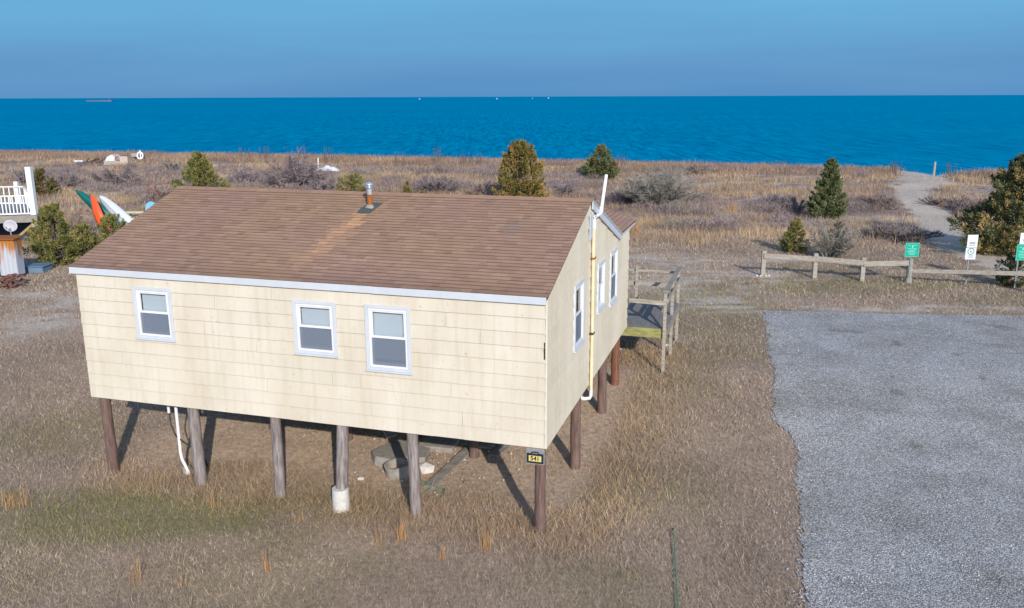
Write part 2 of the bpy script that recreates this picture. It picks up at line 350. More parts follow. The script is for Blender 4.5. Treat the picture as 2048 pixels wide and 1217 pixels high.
q=rng.uniform(0,1,(110000,2)); sxp=2+q[:,0]**1.0*26; syp=6+q[:,1]**1.5*27
qx=sxp+(fbm(sxp*.9,syp*.9,71)-.5)*.55; qy=syp+(fbm(sxp*1.2,syp*1.2,73)-.5)*.5
dl=inpoly(qx+rng.exponential(.16,len(qx))*(1+2*(rng.uniform(0,1,len(qx))<.25)),qy,lotpoly)&((~inpoly(qx-1.3,qy,lotpoly))|(rng.uniform(0,1,len(qx))<.30)); sxp,syp=sxp[dl],syp[dl]
gcol=np.array([.34,.35,.37])*rng.uniform(.5,2.0,(len(sxp),1))
M['pebble']=amat('pebbles',.9,.2)
stones('gravel_stones',sxp,syp,terr(sxp,syp)+.02,rng.uniform(.008,.024,len(sxp)),gcol,'loose grey stones scattered over the gravel lot',M['pebble'])
# sea
wy=[-1.15]
xs=np.array([-40000,-3000,-400,0,400,3000,40000.]); ysw=np.array([60,110,200,500,2000,50000.]); X,Y=np.meshgrid(xs,ysw)
i=np.arange(X.size).reshape(X.shape); F=np.stack([i[:-1,:-1],i[:-1,1:],i[1:,1:],i[1:,:-1]],-1).reshape(-1,4)
me=rawmesh('sea',np.stack([X,Y,np.full(X.shape,-1.15)],-1).reshape(-1,3),F.ravel(),np.full(len(F),4))
m,n,p=nodes('sea_water',.5,.0)
tcn=n.nodes.new('ShaderNodeTexCoord')
def wn(sc,st,det=4):
    mp=n.nodes.new('ShaderNodeMapping'); mp.inputs['Scale'].default_value=st; mp.inputs['Rotation'].default_value=(0,0,R(8)); n.links.new(tcn.outputs['Object'],mp.inputs[0])
    a=n.nodes.new('ShaderNodeTexNoise'); a.inputs['Scale'].default_value=sc; a.inputs['Detail'].default_value=det; a.inputs['Roughness'].default_value=.75; n.links.new(mp.outputs[0],a.inputs[0]); return a
a1=wn(1.1,(.9,.09,1),9); a2=wn(.012,(.5,1,1),4); a3=wn(1.3,(.8,.2,1),3)
cr1=n.nodes.new('ShaderNodeValToRGB'); n.links.new(a1.outputs[0],cr1.inputs[0]); cr1.color_ramp.elements[0].position=.37; cr1.color_ramp.elements[0].color=(.0,.150,.325,1); cr1.color_ramp.elements[1].position=.65; cr1.color_ramp.elements[1].color=(.0,.30,.56,1)
cr2=n.nodes.new('ShaderNodeValToRGB'); n.links.new(a2.outputs[0],cr2.inputs[0]); cr2.color_ramp.elements[0].position=.3; cr2.color_ramp.elements[0].color=(.93,.93,.94,1); cr2.color_ramp.elements[1].position=.7; cr2.color_ramp.elements[1].color=(1.08,1.08,1.05,1)
mm=n.nodes.new('ShaderNodeMix'); mm.data_type='RGBA'; mm.blend_type='MULTIPLY'; mm.inputs[0].default_value=1; n.links.new(cr1.outputs[0],mm.inputs[6]); n.links.new(cr2.outputs[0],mm.inputs[7]); n.links.new(mm.outputs[2],p.inputs['Base Color'])
ad=n.nodes.new('ShaderNodeMath'); ad.operation='ADD'; n.links.new(a1.outputs[0],ad.inputs[0]); n.links.new(a3.outputs[0],ad.inputs[1])
b=n.nodes.new('ShaderNodeBump'); b.inputs['Strength'].default_value=.7; b.inputs['Distance'].default_value=.35; n.links.new(ad.outputs[0],b.inputs['Height']); n.links.new(b.outputs[0],p.inputs['Normal'])
tag(link('sea',me,m),kind='structure')
# ------------------------------------------------------------ grass (single blades, nobody could count them)
def blades(name,x,y,h,wd,lean,cols,label,seg2=False,z=None,m=None,parent=None,kind='stuff'):
    n=len(x); z=terr(x,y)+(fbm(x*1.5,y*1.5,51)-.5)*.05*sms(70,40,y)-.01 if z is None else z
    a=rng.uniform(0,2*math.pi,n); b=rng.uniform(0,2*math.pi,n)
    dx,dy=np.cos(a)*wd/2,np.sin(a)*wd/2; lx,ly=np.cos(b)*lean*h,np.sin(b)*lean*h
    hz=h*np.sqrt(np.clip(1-lean**2,.05,1))
    P=np.stack([x,y,z],-1); D=np.stack([dx,dy,np.zeros(n)],-1)
    if not seg2:
        co=np.stack([P-D,P+D,P+np.stack([lx,ly,hz],-1)],1).reshape(-1,3); ff=np.arange(n*3); sz=np.full(n,3); cc=np.repeat(cols,3,0)
    else:
        mid=P+np.stack([lx*.35,ly*.35,hz*.6],-1); top=P+np.stack([lx,ly,hz],-1)
        co=np.stack([P-D,P+D,mid+D*.8,mid-D*.8,top],1).reshape(-1,3); k=np.arange(n)*5
        ff=np.stack([k,k+1,k+2,k+3,k+3,k+2,k+4],-1).ravel(); sz=np.tile([4,3],n); cc=np.repeat(cols,5,0)
    me=rawmesh(name,co,ff,sz,cc); o=link(name,me,m or M['grass'],parent)
    if kind: tag(o,label=label,kind=kind)
    return o
def pal(P,w_,n):
    P=np.array(P); return P[rng.choice(len(P),n,p=np.array(w_)/sum(w_))]
# lawn: sampled with density falling with distance
def sample(n,y0,y1,xm,pw):
    yy=y0*(y1/y0)**rng.uniform(0,1,n)**pw; xx=rng.uniform(-1,1,n)*(yy*.64+xm); return xx,yy
x,y=sample(700000,10.5,50,3,.92)
k=~inpoly(x+(fbm(x*.9,y*.9,71)-.5)*.55+.02-rng.exponential(.10,len(x)),y+(fbm(x*1.2,y*1.2,73)-.5)*.5,lotpoly)
x,y=x[k],y[k]; sa,gr,di,orr,pa=zones(x,y)
keep=rng.uniform(0,1,len(x))>np.clip(sa*.85+di*.8+pa*3,0,1); x,y,sa,gr,di,orr=[q[keep] for q in (x,y,sa,gr,di,orr)]
n_=len(x); dist=y
h=rng.uniform(.04,.12,n_)*(.6+.8*fbm(x*.8,y*.8,81))*(1+.012*dist)+orr*rng.uniform(0,.16,n_)*(1-di)
wd=rng.uniform(.006,.012,n_)*np.clip(dist/13,1,3.4)
cols=pal([(.54,.435,.345),(.43,.34,.27),(.27,.21,.165),(.66,.555,.44),(.37,.295,.24)],[3,4,3.2,1.6,3],n_)
cg=pal([(.30,.275,.125),(.21,.22,.09),(.42,.37,.19)],[3,2,1.5],n_); co_=pal([(.52,.37,.23),(.42,.30,.19),(.58,.45,.30)],[2,2,1],n_)
t=rng.uniform(0,1,n_); cols=np.where((t<gr*.95)[:,None],cg,cols); t=rng.uniform(0,1,n_); cols=np.where((t<orr*.7)[:,None],co_,cols)
cols=cols*(.70+.6*fbm(x*.45,y*.45,91))[:,None]*rng.uniform(.8,1.2,(n_,1))
blades('lawn_grass',x,y,h,wd,rng.uniform(.35,.96,n_),cols,'short dry brown and olive lawn grass around the stilt house')
# taller straw round the posts and under the eaves
n_=26000; lx=rng.uniform(-11,2.4,n_); ly=rng.uniform(-.9,11.5,n_)
xx,yy,_=hw(lx,ly); sa,gr,di,orr,pa=zones(xx,yy); cl=fbm(xx*1.6,yy*1.6,101)
k=(rng.uniform(0,1,n_)<(orr+.06)*(1-di*.86)*sms(.42,.66,cl)); x,y=xx[k],yy[k]; n_=len(x)
blades('straw_grass',x,y,rng.uniform(.10,.32,n_),rng.uniform(.005,.010,n_),rng.uniform(.3,.92,n_),pal([(.55,.39,.23),(.46,.31,.18),(.60,.48,.32),(.36,.27,.18)],[2,2,1,2],n_)*rng.uniform(.8,1.15,(n_,1)),'tall orange straw grass growing round the house posts',True)
# dune field
def fieldgrass(n0,name,label,hr,P,W_,seed,thr,wmul=1.0,sandk=1.0,y0=43,pw=.9,lean=(.1,.6),rot=None):
    x,y=sample(n0,y0,128,10,pw); s=crest(x)-y
    sa,gr,di,orr,pa=zones(x,y); cl=fbm(x*.16+seed,y*.34,seed)
    f2=fbm(x*.9,y*1.2,seed+5)
    k=(s>-3.5)&(rng.uniform(0,1,len(x))>np.clip(sa*sandk+pa*2,0,1)*.975)&(rng.uniform(0,1,len(x))<sms(thr,thr+.10,cl)*sms(.3,.55,f2))&(rng.uniform(0,1,len(x))<sms(y0,y0+5,y+(f2-.5)*6))
    x,y=x[k],y[k]; n=len(x); hh=rng.uniform(hr[0],hr[1],n)*(.6+.8*fbm(x*.5,y*.5,seed+9))
    c=pal(P,W_,n)*rng.uniform(.75,1.2,(n,1))*(.75+.5*fbm(x*.12,y*.25,seed+3))[:,None]
    blades(name,x,y,hh,rng.uniform(.008,.02,n)*wmul*np.clip(y/50,1,2.2),rng.uniform(lean[0],lean[1],n),c,label,True)
fieldgrass(900000,'dune_grass','tan and brown dune grass covering the field up to the shore',(.18,.55),[(.50,.37,.245),(.38,.275,.195),(.62,.50,.33),(.29,.205,.16),(.45,.28,.18)],[3,3,1.8,2,1.4],5,.38,.8,lean=(.15,.9))
fieldgrass(480000,'heath_scrub','low mauve brown heath scrub between the dune grass',(.08,.35),[(.26,.20,.19),(.32,.245,.225),(.19,.15,.145),(.38,.29,.255)],[3,3,2,2],15,.34,1.1,.9,lean=(.3,.95))
TC=[]
for px,py,wx,wy,nc in ((560,372,150,22,46),(470,362,70,16,18),(640,384,90,14,20),(900,380,130,14,34),(970,350,60,14,12),(1310,402,110,18,30),(1130,372,80,18,20),(330,352,110,16,26),(210,372,120,16,30),(130,350,110,14,24),(60,362,60,16,14),(300,395,60,10,14),(1560,420,50,14,10),(1740,412,70,10,12),(1900,420,80,14,20),(1800,478,80,8,16),(760,350,160,10,22),(1450,345,160,8,18),(1060,335,160,6,14),(1640,350,90,8,8),(1500,455,160,10,12),(140,470,90,20,16),(1390,430,110,14,14)):
    for i in range(nc): TC.append(g(px+random.gauss(0,.5)*wx,py+random.gauss(0,.5)*wy)[:2]+(random.uniform(.6,1.7),random.uniform(.35,1.0)))
TC=np.array(TC); nt_=len(TC); per=420; n_=nt_*per; ii=np.repeat(np.arange(nt_),per)
aa=rng.uniform(0,6.283,n_); r0=rng.uniform(0,1,n_)**.6; tx=TC[ii,0]+np.cos(aa)*r0*TC[ii,2]; ty=TC[ii,1]+np.sin(aa)*r0*TC[ii,2]
dome=np.sqrt(np.clip(1.02-r0**2,.02,1))*TC[ii,3]; bz_=terr(tx,ty)+dome*rng.uniform(.0,.8,n_)
dd=np.stack([np.cos(aa)*r0*.8,np.sin(aa)*r0*.8,.8+0*aa],-1)+rng.normal(0,.45,(n_,3)); dd/=np.linalg.norm(dd,axis=1,keepdims=True); dd[:,2]=np.abs(dd[:,2])
ln_=rng.uniform(.12,.40,(n_,1)); ss_=np.cross(dd,rng.normal(0,1,(n_,3))); ss_/=np.linalg.norm(ss_,axis=1,keepdims=True); pp=np.stack([tx,ty,bz_],-1)
co=np.stack([pp-ss_*.013,pp+ss_*.013,pp+dd*ln_],1).reshape(-1,3); tone=pal([(.27,.225,.235),(.32,.265,.25),(.24,.195,.20),(.30,.27,.235)],[3,2,2,1],nt_)
kk=rng.uniform(0,1,n_)<np.clip(sms(1.0,1.6,dpath(tx,ty)),0,1); kk3=np.repeat(kk,3); co=co[kk3]; cc=np.repeat((tone[ii]*rng.uniform(.65,1.35,(n_,1)))[kk],3,0)
tag(link('bramble_thicket',rawmesh('bramble_thicket',co,np.arange(len(co)),np.full(len(co)//3,3),cc),M['twig']),label='grey purple tangle of bare brambles spread over the dunes',kind='stuff')
x=rng.uniform(-80,60,90000); s_=rng.uniform(-2.5,9,90000); y=crest(x)-s_; pg=sms(.8,1.3,dpath(x,y)); k=rng.uniform(0,1,90000)<pg; x,y=x[k],y[k]; n_=len(x)
cc=pal([(.38,.27,.20),(.30,.205,.165),(.46,.35,.25),(.24,.175,.155)],[3,3,2,2],n_)*(.7+.6*fbm(x*.2,y*.2,131))[:,None]
blades('crest_grass',x,y,rng.uniform(.22,.70,n_)*(.6+.8*fbm(x*.7,y*.7,133)),rng.uniform(.015,.04,n_),rng.uniform(.1,.75,n_),cc,'reddish brown beach grass along the top of the dune',True)
fieldgrass(420000,'golden_grass','golden straw coloured grass growing in patches across the dunes',(.28,.62),[(.66,.50,.32),(.56,.41,.25),(.72,.58,.40),(.60,.38,.22)],[3,2,1.5,1],33,.52,.8,lean=(.1,.8))
n_=260; lx=rng.normal(-3.3,.9,n_); ly=rng.normal(2.9,.8,n_); xx,yy,_=hw(lx,ly)
stones('rubble',xx,yy,terr(xx,yy)+.02,rng.uniform(.015,.075,n_)*rng.uniform(.5,1,n_),np.array([.40,.37,.33])*rng.uniform(.5,1.5,(n_,1)),'small broken concrete rubble strewn on the dirt under the house',M['pebble'])
n_=5200; lx=rng.uniform(-9.8,-.2,n_); ly=rng.uniform(.8,7,n_); xx,yy,_=hw(lx,ly); k=fbm(xx*1.1,yy*1.1,141)>.50; xx,yy=xx[k],yy[k]; n_=len(xx)
blades('dead_grass',xx,yy,rng.uniform(.05,.22,n_),rng.uniform(.005,.01,n_),rng.uniform(.3,.95,n_),pal([(.42,.29,.18),(.34,.23,.16),(.5,.38,.25)],[2,2,1],n_),'thin dead grass on the dirt beneath the house',True)
# ------------------------------------------------------------ the stilt house (local frame: x along the front, y to the back, z world)
LX,DY,WY=-10.05,7.3,8.9; ZE=4.60; ZR=5.86; YR=3.65; SL=(ZR-ZE)/YR
house=empty('stilt_house',(HX,HY,0),HA,label='cream shingled beach house on timber posts with a brown shingle roof',cat='house')
hx=.27
def wallmat():
    m,n,p=nodes('cream_siding',.85,.2)
    a=n.nodes.new('ShaderNodeAttribute'); a.attribute_name='col'
    tc=n.nodes.new('ShaderNodeTexCoord')
    def no(sc,st,lo,hi,c0,c1,det=6):
        mp=n.nodes.new('ShaderNodeMapping'); mp.inputs['Scale'].default_value=st; n.links.new(tc.outputs['Object'],mp.inputs[0])
        z=n.nodes.new('ShaderNodeTexNoise'); z.inputs['Scale'].default_value=sc; z.inputs['Detail'].default_value=det; z.inputs['Roughness'].default_value=.6; n.links.new(mp.outputs[0],z.inputs[0])
        r=n.nodes.new('ShaderNodeValToRGB'); n.links.new(z.outputs[0],r.inputs[0]); r.color_ramp.elements[0].position=lo; r.color_ramp.elements[0].color=(*c0,1); r.color_ramp.elements[1].position=hi; r.color_ramp.elements[1].color=(*c1,1); return r
    r1=no(.9,(1,1,.55),.34,.60,(.88,.85,.80),(1,1,1))
    r2=no(5,(1.6,1.6,.14),.34,.52,(.86,.84,.80),(1,1,1))
    r3=no(9,(1,1,1),.27,.36,(.62,.55,.47),(1,1,1))
    cur=a.outputs['Color']
    for r,f in ((r1,.9),(r2,.5),(r3,.6)):
        k=n.nodes.new('ShaderNodeMix'); k.data_type='RGBA'; k.blend_type='MULTIPLY'; k.inputs[0].default_value=f; n.links.new(cur,k.inputs[6]); n.links.new(r.outputs[0],k.inputs[7]); cur=k.outputs[2]
    n.links.new(cur,p.inputs['Base Color']); return m
M['siding']=wallmat()
WF=[(-8.66,-7.76,3.22,4.27),(-5.0,-4.1,3.20,4.23),(-3.48,-2.58,3.0,4.24)]
WG=[(2.13,2.99,3.02,4.33),(4.50,5.32,3.24,4.33),(6.05,7.0,3.04,4.33)]
def boards(axis,a0,a1,sgn,zt0,wins,clipf=None):
    """lapped shingle courses: butt of each stands proud of the course below"""
    mb=MB(); k=0; z=HZ
    while z<zt0-.01:
        z1=min(z+hx,zt0); off=random.uniform(0,.61) if k%3 else random.choice([.05,.3]); a=a0-off
        wob=random.uniform(-.006,.006)
        while a<a1:
            wd=.61*random.choice([1,1,2,2,3]); b0=max(a,a0+random.uniform(-.012,.008)); b1=min(a+wd,a1+random.uniform(-.006,.006)); a+=wd
            if b1-b0<.04: continue
            gap=random.choice([.0004,.0004,.0004,.0006,.001,.006]); t=random.uniform(.98,1.02); hue=random.uniform(-.005,.005)
            g0=b0+gap; zb=z+wob+random.uniform(-.003,.003)
            segs=[(g0,b1,zb,z1+.012)]
            for (u0,u1,v0,v1) in wins:
                ns=[]
                for s0,s1,q0,q1 in segs:
                    if u1<=s0 or u0>=s1 or v1<=q0 or v0>=q1: ns.append((s0,s1,q0,q1)); continue
                    if u0>s0: ns.append((s0,u0,q0,q1))
                    if u1<s1: ns.append((u1,s1,q0,q1))
                    x0,x1=max(s0,u0),min(s1,u1)
                    if v0>q0: ns.append((x0,x1,q0,v0))
                    if v1<q1: ns.append((x0,x1,v1,q1))
                segs=ns
            for s0,s1,q0,q1 in segs:
                if s1-s0<.01 or q1-q0<.012: continue
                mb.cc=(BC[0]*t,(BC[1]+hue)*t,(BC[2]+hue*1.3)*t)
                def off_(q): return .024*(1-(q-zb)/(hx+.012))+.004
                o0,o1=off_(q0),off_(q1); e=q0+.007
                dk=mb.cc; lap_shade=tuple(c*.78 for c in dk)  # lower lip darkened in the colour to strengthen the lap shadow line
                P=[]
                for (aa,oo,qq,cl) in ((s0,0,q0,dk),(s1,0,q0,dk),(s1,o0,q0,lap_shade),(s0,o0,q0,lap_shade),(s1,off_(e),e,dk),(s0,off_(e),e,dk),(s1,o1,q1,dk),(s0,o1,q1,dk),(s1,0,q1,dk),(s0,0,q1,dk)):
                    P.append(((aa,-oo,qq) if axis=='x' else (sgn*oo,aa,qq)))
                n0=len(mb.v); mb.v+=P; mb.c+=[dk,dk,lap_shade,lap_shade,dk,dk,dk,dk,dk,dk]
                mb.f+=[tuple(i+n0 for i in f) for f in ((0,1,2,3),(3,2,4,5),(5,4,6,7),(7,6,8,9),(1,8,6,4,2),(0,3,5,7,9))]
        z+=hx; k+=1
    return mb
def clip(o,planes):
    bm=bmesh.new(); bm.from_mesh(o.data)
    for co,no_ in planes: bmesh.ops.bisect_plane(bm,geom=list(bm.verts)+list(bm.edges)+list(bm.faces),plane_co=co,plane_no=no_,clear_outer=True)
    bm.to_mesh(o.data); bm.free()
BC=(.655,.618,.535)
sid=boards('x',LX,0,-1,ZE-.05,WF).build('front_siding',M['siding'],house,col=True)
BC=(.74,.685,.56)  # yellower end wall, its colour also raised to offset the weaker sun there
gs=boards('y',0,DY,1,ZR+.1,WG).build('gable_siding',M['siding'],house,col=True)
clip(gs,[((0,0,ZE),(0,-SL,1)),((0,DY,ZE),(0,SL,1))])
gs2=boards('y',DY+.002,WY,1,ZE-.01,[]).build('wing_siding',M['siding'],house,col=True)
for nm,pl in (('left',((LX,0),(LX,DY))),):
    mb=MB(); mb.cc=(.66,.61,.52); z=HZ; 
    while z<ZE: mb.box((LX-.022,0,z),(LX-.001,DY,min(z+.262,ZE))); mb.box((LX-.012,.02,z+.262),(LX-.001,DY,min(z+.27,ZE+.001))) if z+.27<ZE else None; z+=.27
    mb.box((LX,DY+.001,HZ),(-3.0,DY+.02,ZE)); mb.box((-3.0,WY+.001,HZ),(0,WY+.02,ZE)); mb.box((-3.02,DY,HZ),(-3.001,WY,ZE))
    mb.build('rear_siding',M['siding'],house,col=True)
# sheathing behind the shingles, with real openings for the windows
def wallsheet(a0,a1,z0,z1,wins,mk):
    mb=MB(); us=sorted({a0,a1,*[w_[0] for w_ in wins],*[w_[1] for w_ in wins]}); zs=sorted({z0,z1,*[w_[2] for w_ in wins],*[w_[3] for w_ in wins]})
    for u0,u1 in zip(us[:-1],us[1:]):
        for q0,q1 in zip(zs[:-1],zs[1:]):
            if any(w_[0]<(u0+u1)/2<w_[1] and w_[2]<(q0+q1)/2<w_[3] for w_ in wins): continue
            mk(mb,u0,u1,q0,q1)
    return mb
mw=mat('sheathing',(.42,.38,.30),.9,.1,5)
mb=wallsheet(LX,0,HZ+.01,ZE-.01,WF,lambda m_,u0,u1,q0,q1:m_.box((u0,0,q0),(u1,.12,q1))); 
mb2=wallsheet(.121,WY-.121,HZ+.01,ZE-.01,WG,lambda m_,u0,u1,q0,q1:m_.box((-.12,u0,q0),(0,u1,q1)))
n0=len(mb.v); mb.v+=mb2.v; mb.c+=mb2.c; mb.f+=[tuple(i+n0 for i in f) for f in mb2.f]
mb.prism([(-.12,0.15,ZE-.008),(-.12,DY-.02,ZE-.008),(-.12,YR,ZR-.06)],(.12,0,0)); mb.prism([(LX,0.15,ZE-.008),(LX,DY-.02,ZE-.008),(LX,YR,ZR-.06)],(.12,0,0))
mb.box((LX,DY-.12,HZ+.01),(-3,DY,ZE-.01)); mb.box((-3,WY-.12,HZ+.01),(-.125,WY,ZE-.01)); mb.box((LX,.121,HZ+.01),(LX+.12,DY-.121,ZE-.01)); mb.box((-3,DY+.001,HZ+.01),(-2.88,WY-.121,ZE-.01))
mb.build('wall_frame',mw,house)
mb=MB(); mb.box((LX+.13,.13,HZ+.25),(-.13,DY-.13,HZ+.30)); mb.build('floor',M['wood_beam'],house)
# floor joists and girders under the house
mb=MB()
for yy in (.25,3.25,6.2,7.1): mb.box((LX+.06,yy-.07,HZ-.24 if yy>1 else HZ-.02),(-.06,yy+.07,HZ+.02 if yy>1 else HZ+.2))
for i in range(17): x0=LX+.3+i*.6; mb.box((x0-.025,.32,HZ+.021),(x0+.025,WY-.3 if x0>-2.9 else DY-.25,HZ+.245))
mb.build('floor_beam',M['wood_beam'],house)
# posts
def post(lx,ly,r,m_,top=HZ-.0,lean=(0,0),name='post',sq=False):
    z0=zt(*hw(lx,ly)[:2])-.3; mb=MB(); n=8; pts=[];rr=[]
    for i in range(n+1):
        t=i/n; pts.append((lx+lean[0]*t+random.uniform(-.006,.006),ly+lean[1]*t+random.uniform(-.006,.006),z0+(top-z0)*t)); rr.append(r*(1.03-.1*t)*random.uniform(.98,1.02))
    mb.tube(pts,rr,14); return mb.build(name,M[m_],house,smooth=True)
FP=[(-9.80,.11,.115,'pile_brown',(-.02,0)),(-7.60,.16,.125,'pile_grey',(-.04,0)),(-5.66,.12,.11,'pile_grey',(0,0)),(-4.17,-.10,.125,'pile_grey',(.03,.20)),(-2.64,.13,.115,'pile_grey',(-.04,0)),(-.13,.13,.105,'pile_brown',(0,0))]
posts=[post(a,b,r,mm_,lean=ln) for a,b,r,mm_,ln in FP]
posts+=[post(-.13,3.12,.115,'pile_brown'),post(-.12,6.1,.115,'pile_brown'),post(-.12,7.95,.115,'pile_red')]
for lx in (-9.8,-7.6,-5.6,-3.9,-2.44): posts.append(post(lx,3.0,.115,'pile_brown',top=HZ-.24)); posts.append(post(lx,6.2,.11,'pile_brown',top=HZ-.24))
for o,l in ((posts[3],'grey post standing in a white concrete collar'),(posts[8],'reddish post under the rear corner'),(posts[5],'brown corner post behind the number plate')): o['label']=l
# concrete collar of the fourth post
lx,ly=-4.17,-.08; z0=zt(*hw(lx,ly)[:2]); mb=MB(); mb.tube([(lx,ly,z0-.1),(lx,ly,z0+.08),(lx,ly,z0+.40),(lx,ly,z0+.47)],[.15,.172,.168,.165],18); mb.build('concrete_collar',M['concrete'],house,smooth=True)
# windows
def window(axis,u0,u1,q0,q1,kind):
    face=-.03
    def B(mb,a,b):      # (u, depth outward from the wall face, z)
        if axis=='x': mb.box((a[0],-a[1],a[2]),(b[0],-b[1],b[2]))
        else: mb.box((a[1],a[0],a[2]),(b[1],b[0],b[2]))
    def part(name,m_,par,bev=0,*bx):
        mb=MB()
        for a,b in bx: B(mb,a,b)
        return mb.build(name,M[m_],par,bevel=bev)
    c=.062
    cas=part('window',"trim",house,.004,((u0-.01,.0,q0-.01),(u0+c,.052,q1+.01)),((u1-c,.0,q0-.01),(u1+.01,.052,q1+.01)),((u0+c+.001,0,q1-c+.01),(u1-c-.001,.05,q1+.01)),((u0+c+.001,0,q0-.01),(u1-c-.001,.05,q0+c-.02)))
    part('window_sill','trim',cas,.004,((u0-.02,.003,q0-.045),(u1+.02,.075,q0-.011)))
    a0,a1,b0,b1=u0+c+.002,u1-c-.002,q0+c-.018,q1-c+.008; f=.042
    part('window_frame','vinyl',cas,.003,((a0,-.06,b0),(a0+f,.035,b1)),((a1-f,-.06,b0),(a1,.035,b1)),((a0+f+.001,-.06,b1-f),(a1-f-.001,.034,b1)),((a0+f+.001,-.06,b0),(a1-f-.001,.034,b0+f)))
    mid=(b0+b1)/2-.0; s=.028; i0,i1=a0+f+.002,a1-f-.002
    part('upper_sash','vinyl',cas,.002,((i0,-.02,mid),(i0+s,.02,b1-f-.002)),((i1-s,-.02,mid),(i1,.02,b1-f-.002)),((i0+s+.001,-.02,b1-f-s-.002),(i1-s-.001,.02,b1-f-.002)),((i0+s+.001,-.02,mid),(i1-s-.001,.022,mid+.045)))
    part('lower_sash','trim',cas,.002,((i0,-.05,b0+f+.002),(i0+s,-.022,mid-.002)),((i1-s,-.05,b0+f+.002),(i1,-.022,mid-.002)),((i0+s+.001,-.05,b0+f+.002),(i1-s-.001,-.022,b0+f+.045)))
    part('upper_pane','glass',cas,0,((i0+s-.004,-.003,mid+.02),(i1-s+.004,.003,b1-f-s+.002)))
    part('lower_pane','glass',cas,0,((i0+s-.004,-.038,b0+f+.03),(i1-s+.004,-.032,mid)))
    if kind!='curtain': part('insect_screen','screen',cas,0,((i0+.002,.008,b0+f+.002),(i1-.002,.010,mid-.002)))
    if kind=='blind':
        mb=MB(); z=b1-f-.02; zb=b0+f+.02+ (.09 if q0<3.1 else 0)
        while z>zb: B(mb,(i0+.005,-.085,z-.016),(i1-.005,-.080,z)); B(mb,(i0+.005,-.083,z-.0195),(i1-.005,-.079,z-.0165)); z-=.021
        mb.build('blind',M['blind'],cas)
    elif kind=='curtain': part('curtain','curtain',cas,0,((i0+.005,-.085,b0+.02),(i1-.005,-.08,mid+.01)))
    else: part('curtain','curtain',cas,0,((i0+.005,-.09,b0+.02),(i0+.10,-.08,b1-.05)))
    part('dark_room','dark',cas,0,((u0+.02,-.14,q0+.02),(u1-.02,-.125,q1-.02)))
    return cas
def glassmat():
    m=bpy.data.materials.new('window_glass'); m.use_nodes=True; n=m.node_tree; n.nodes.clear(); o=n.nodes.new('ShaderNodeOutputMaterial')
    t=n.nodes.new('ShaderNodeBsdfTransparent'); t.inputs[0].default_value=(.95,.98,1,1); gl=n.nodes.new('ShaderNodeBsdfGlossy'); gl.inputs['Roughness'].default_value=.03; fr=n.nodes.new('ShaderNodeFresnel'); fr.inputs[0].default_value=1.55
    a=n.nodes.new('ShaderNodeMath'); a.operation='MULTIPLY_ADD'; a.inputs[1].default_value=.8; a.inputs[2].default_value=.08; n.links.new(fr.outputs[0],a.inputs[0]); ge=n.nodes.new('ShaderNodeNewGeometry'); iv=n.nodes.new('ShaderNodeMath'); iv.operation='SUBTRACT'; iv.inputs[0].default_value=1; n.links.new(ge.outputs['Backfacing'],iv.inputs[1]); m3=n.nodes.new('ShaderNodeMath'); m3.operation='MULTIPLY'; n.links.new(a.outputs[0],m3.inputs[0]); n.links.new(iv.outputs[0],m3.inputs[1])
    s=n.nodes.new('ShaderNodeMixShader'); n.links.new(m3.outputs[0],s.inputs[0]); n.links.new(t.outputs[0],s.inputs[1]); n.links.new(gl.outputs[0],s.inputs[2]); n.links.new(s.outputs[0],o.inputs[0]); return m
M['glass']=glassmat()
m=bpy.data.materials.new('insect_screen'); m.use_nodes=True; n=m.node_tree; n.nodes.clear(); o=n.nodes.new('ShaderNodeOutputMaterial'); t=n.nodes.new('ShaderNodeBsdfTransparent'); d=n.nodes.new('ShaderNodeBsdfDiffuse'); d.inputs[0].default_value=(.21,.26,.34,1); s=n.nodes.new('ShaderNodeMixShader'); s.inputs[0].default_value=.52; n.links.new(t.outputs[0],s.inputs[1]); n.links.new(d.outputs[0],s.inputs[2]); n.links.new(s.outputs[0],o.inputs[0]); M['screen']=m
for w_ in WF: window('x',*w_,'blind')
window('y',*WG[0],'dark'); window('y',*WG[1],'curtain'); window('y',*WG[2],'dark')
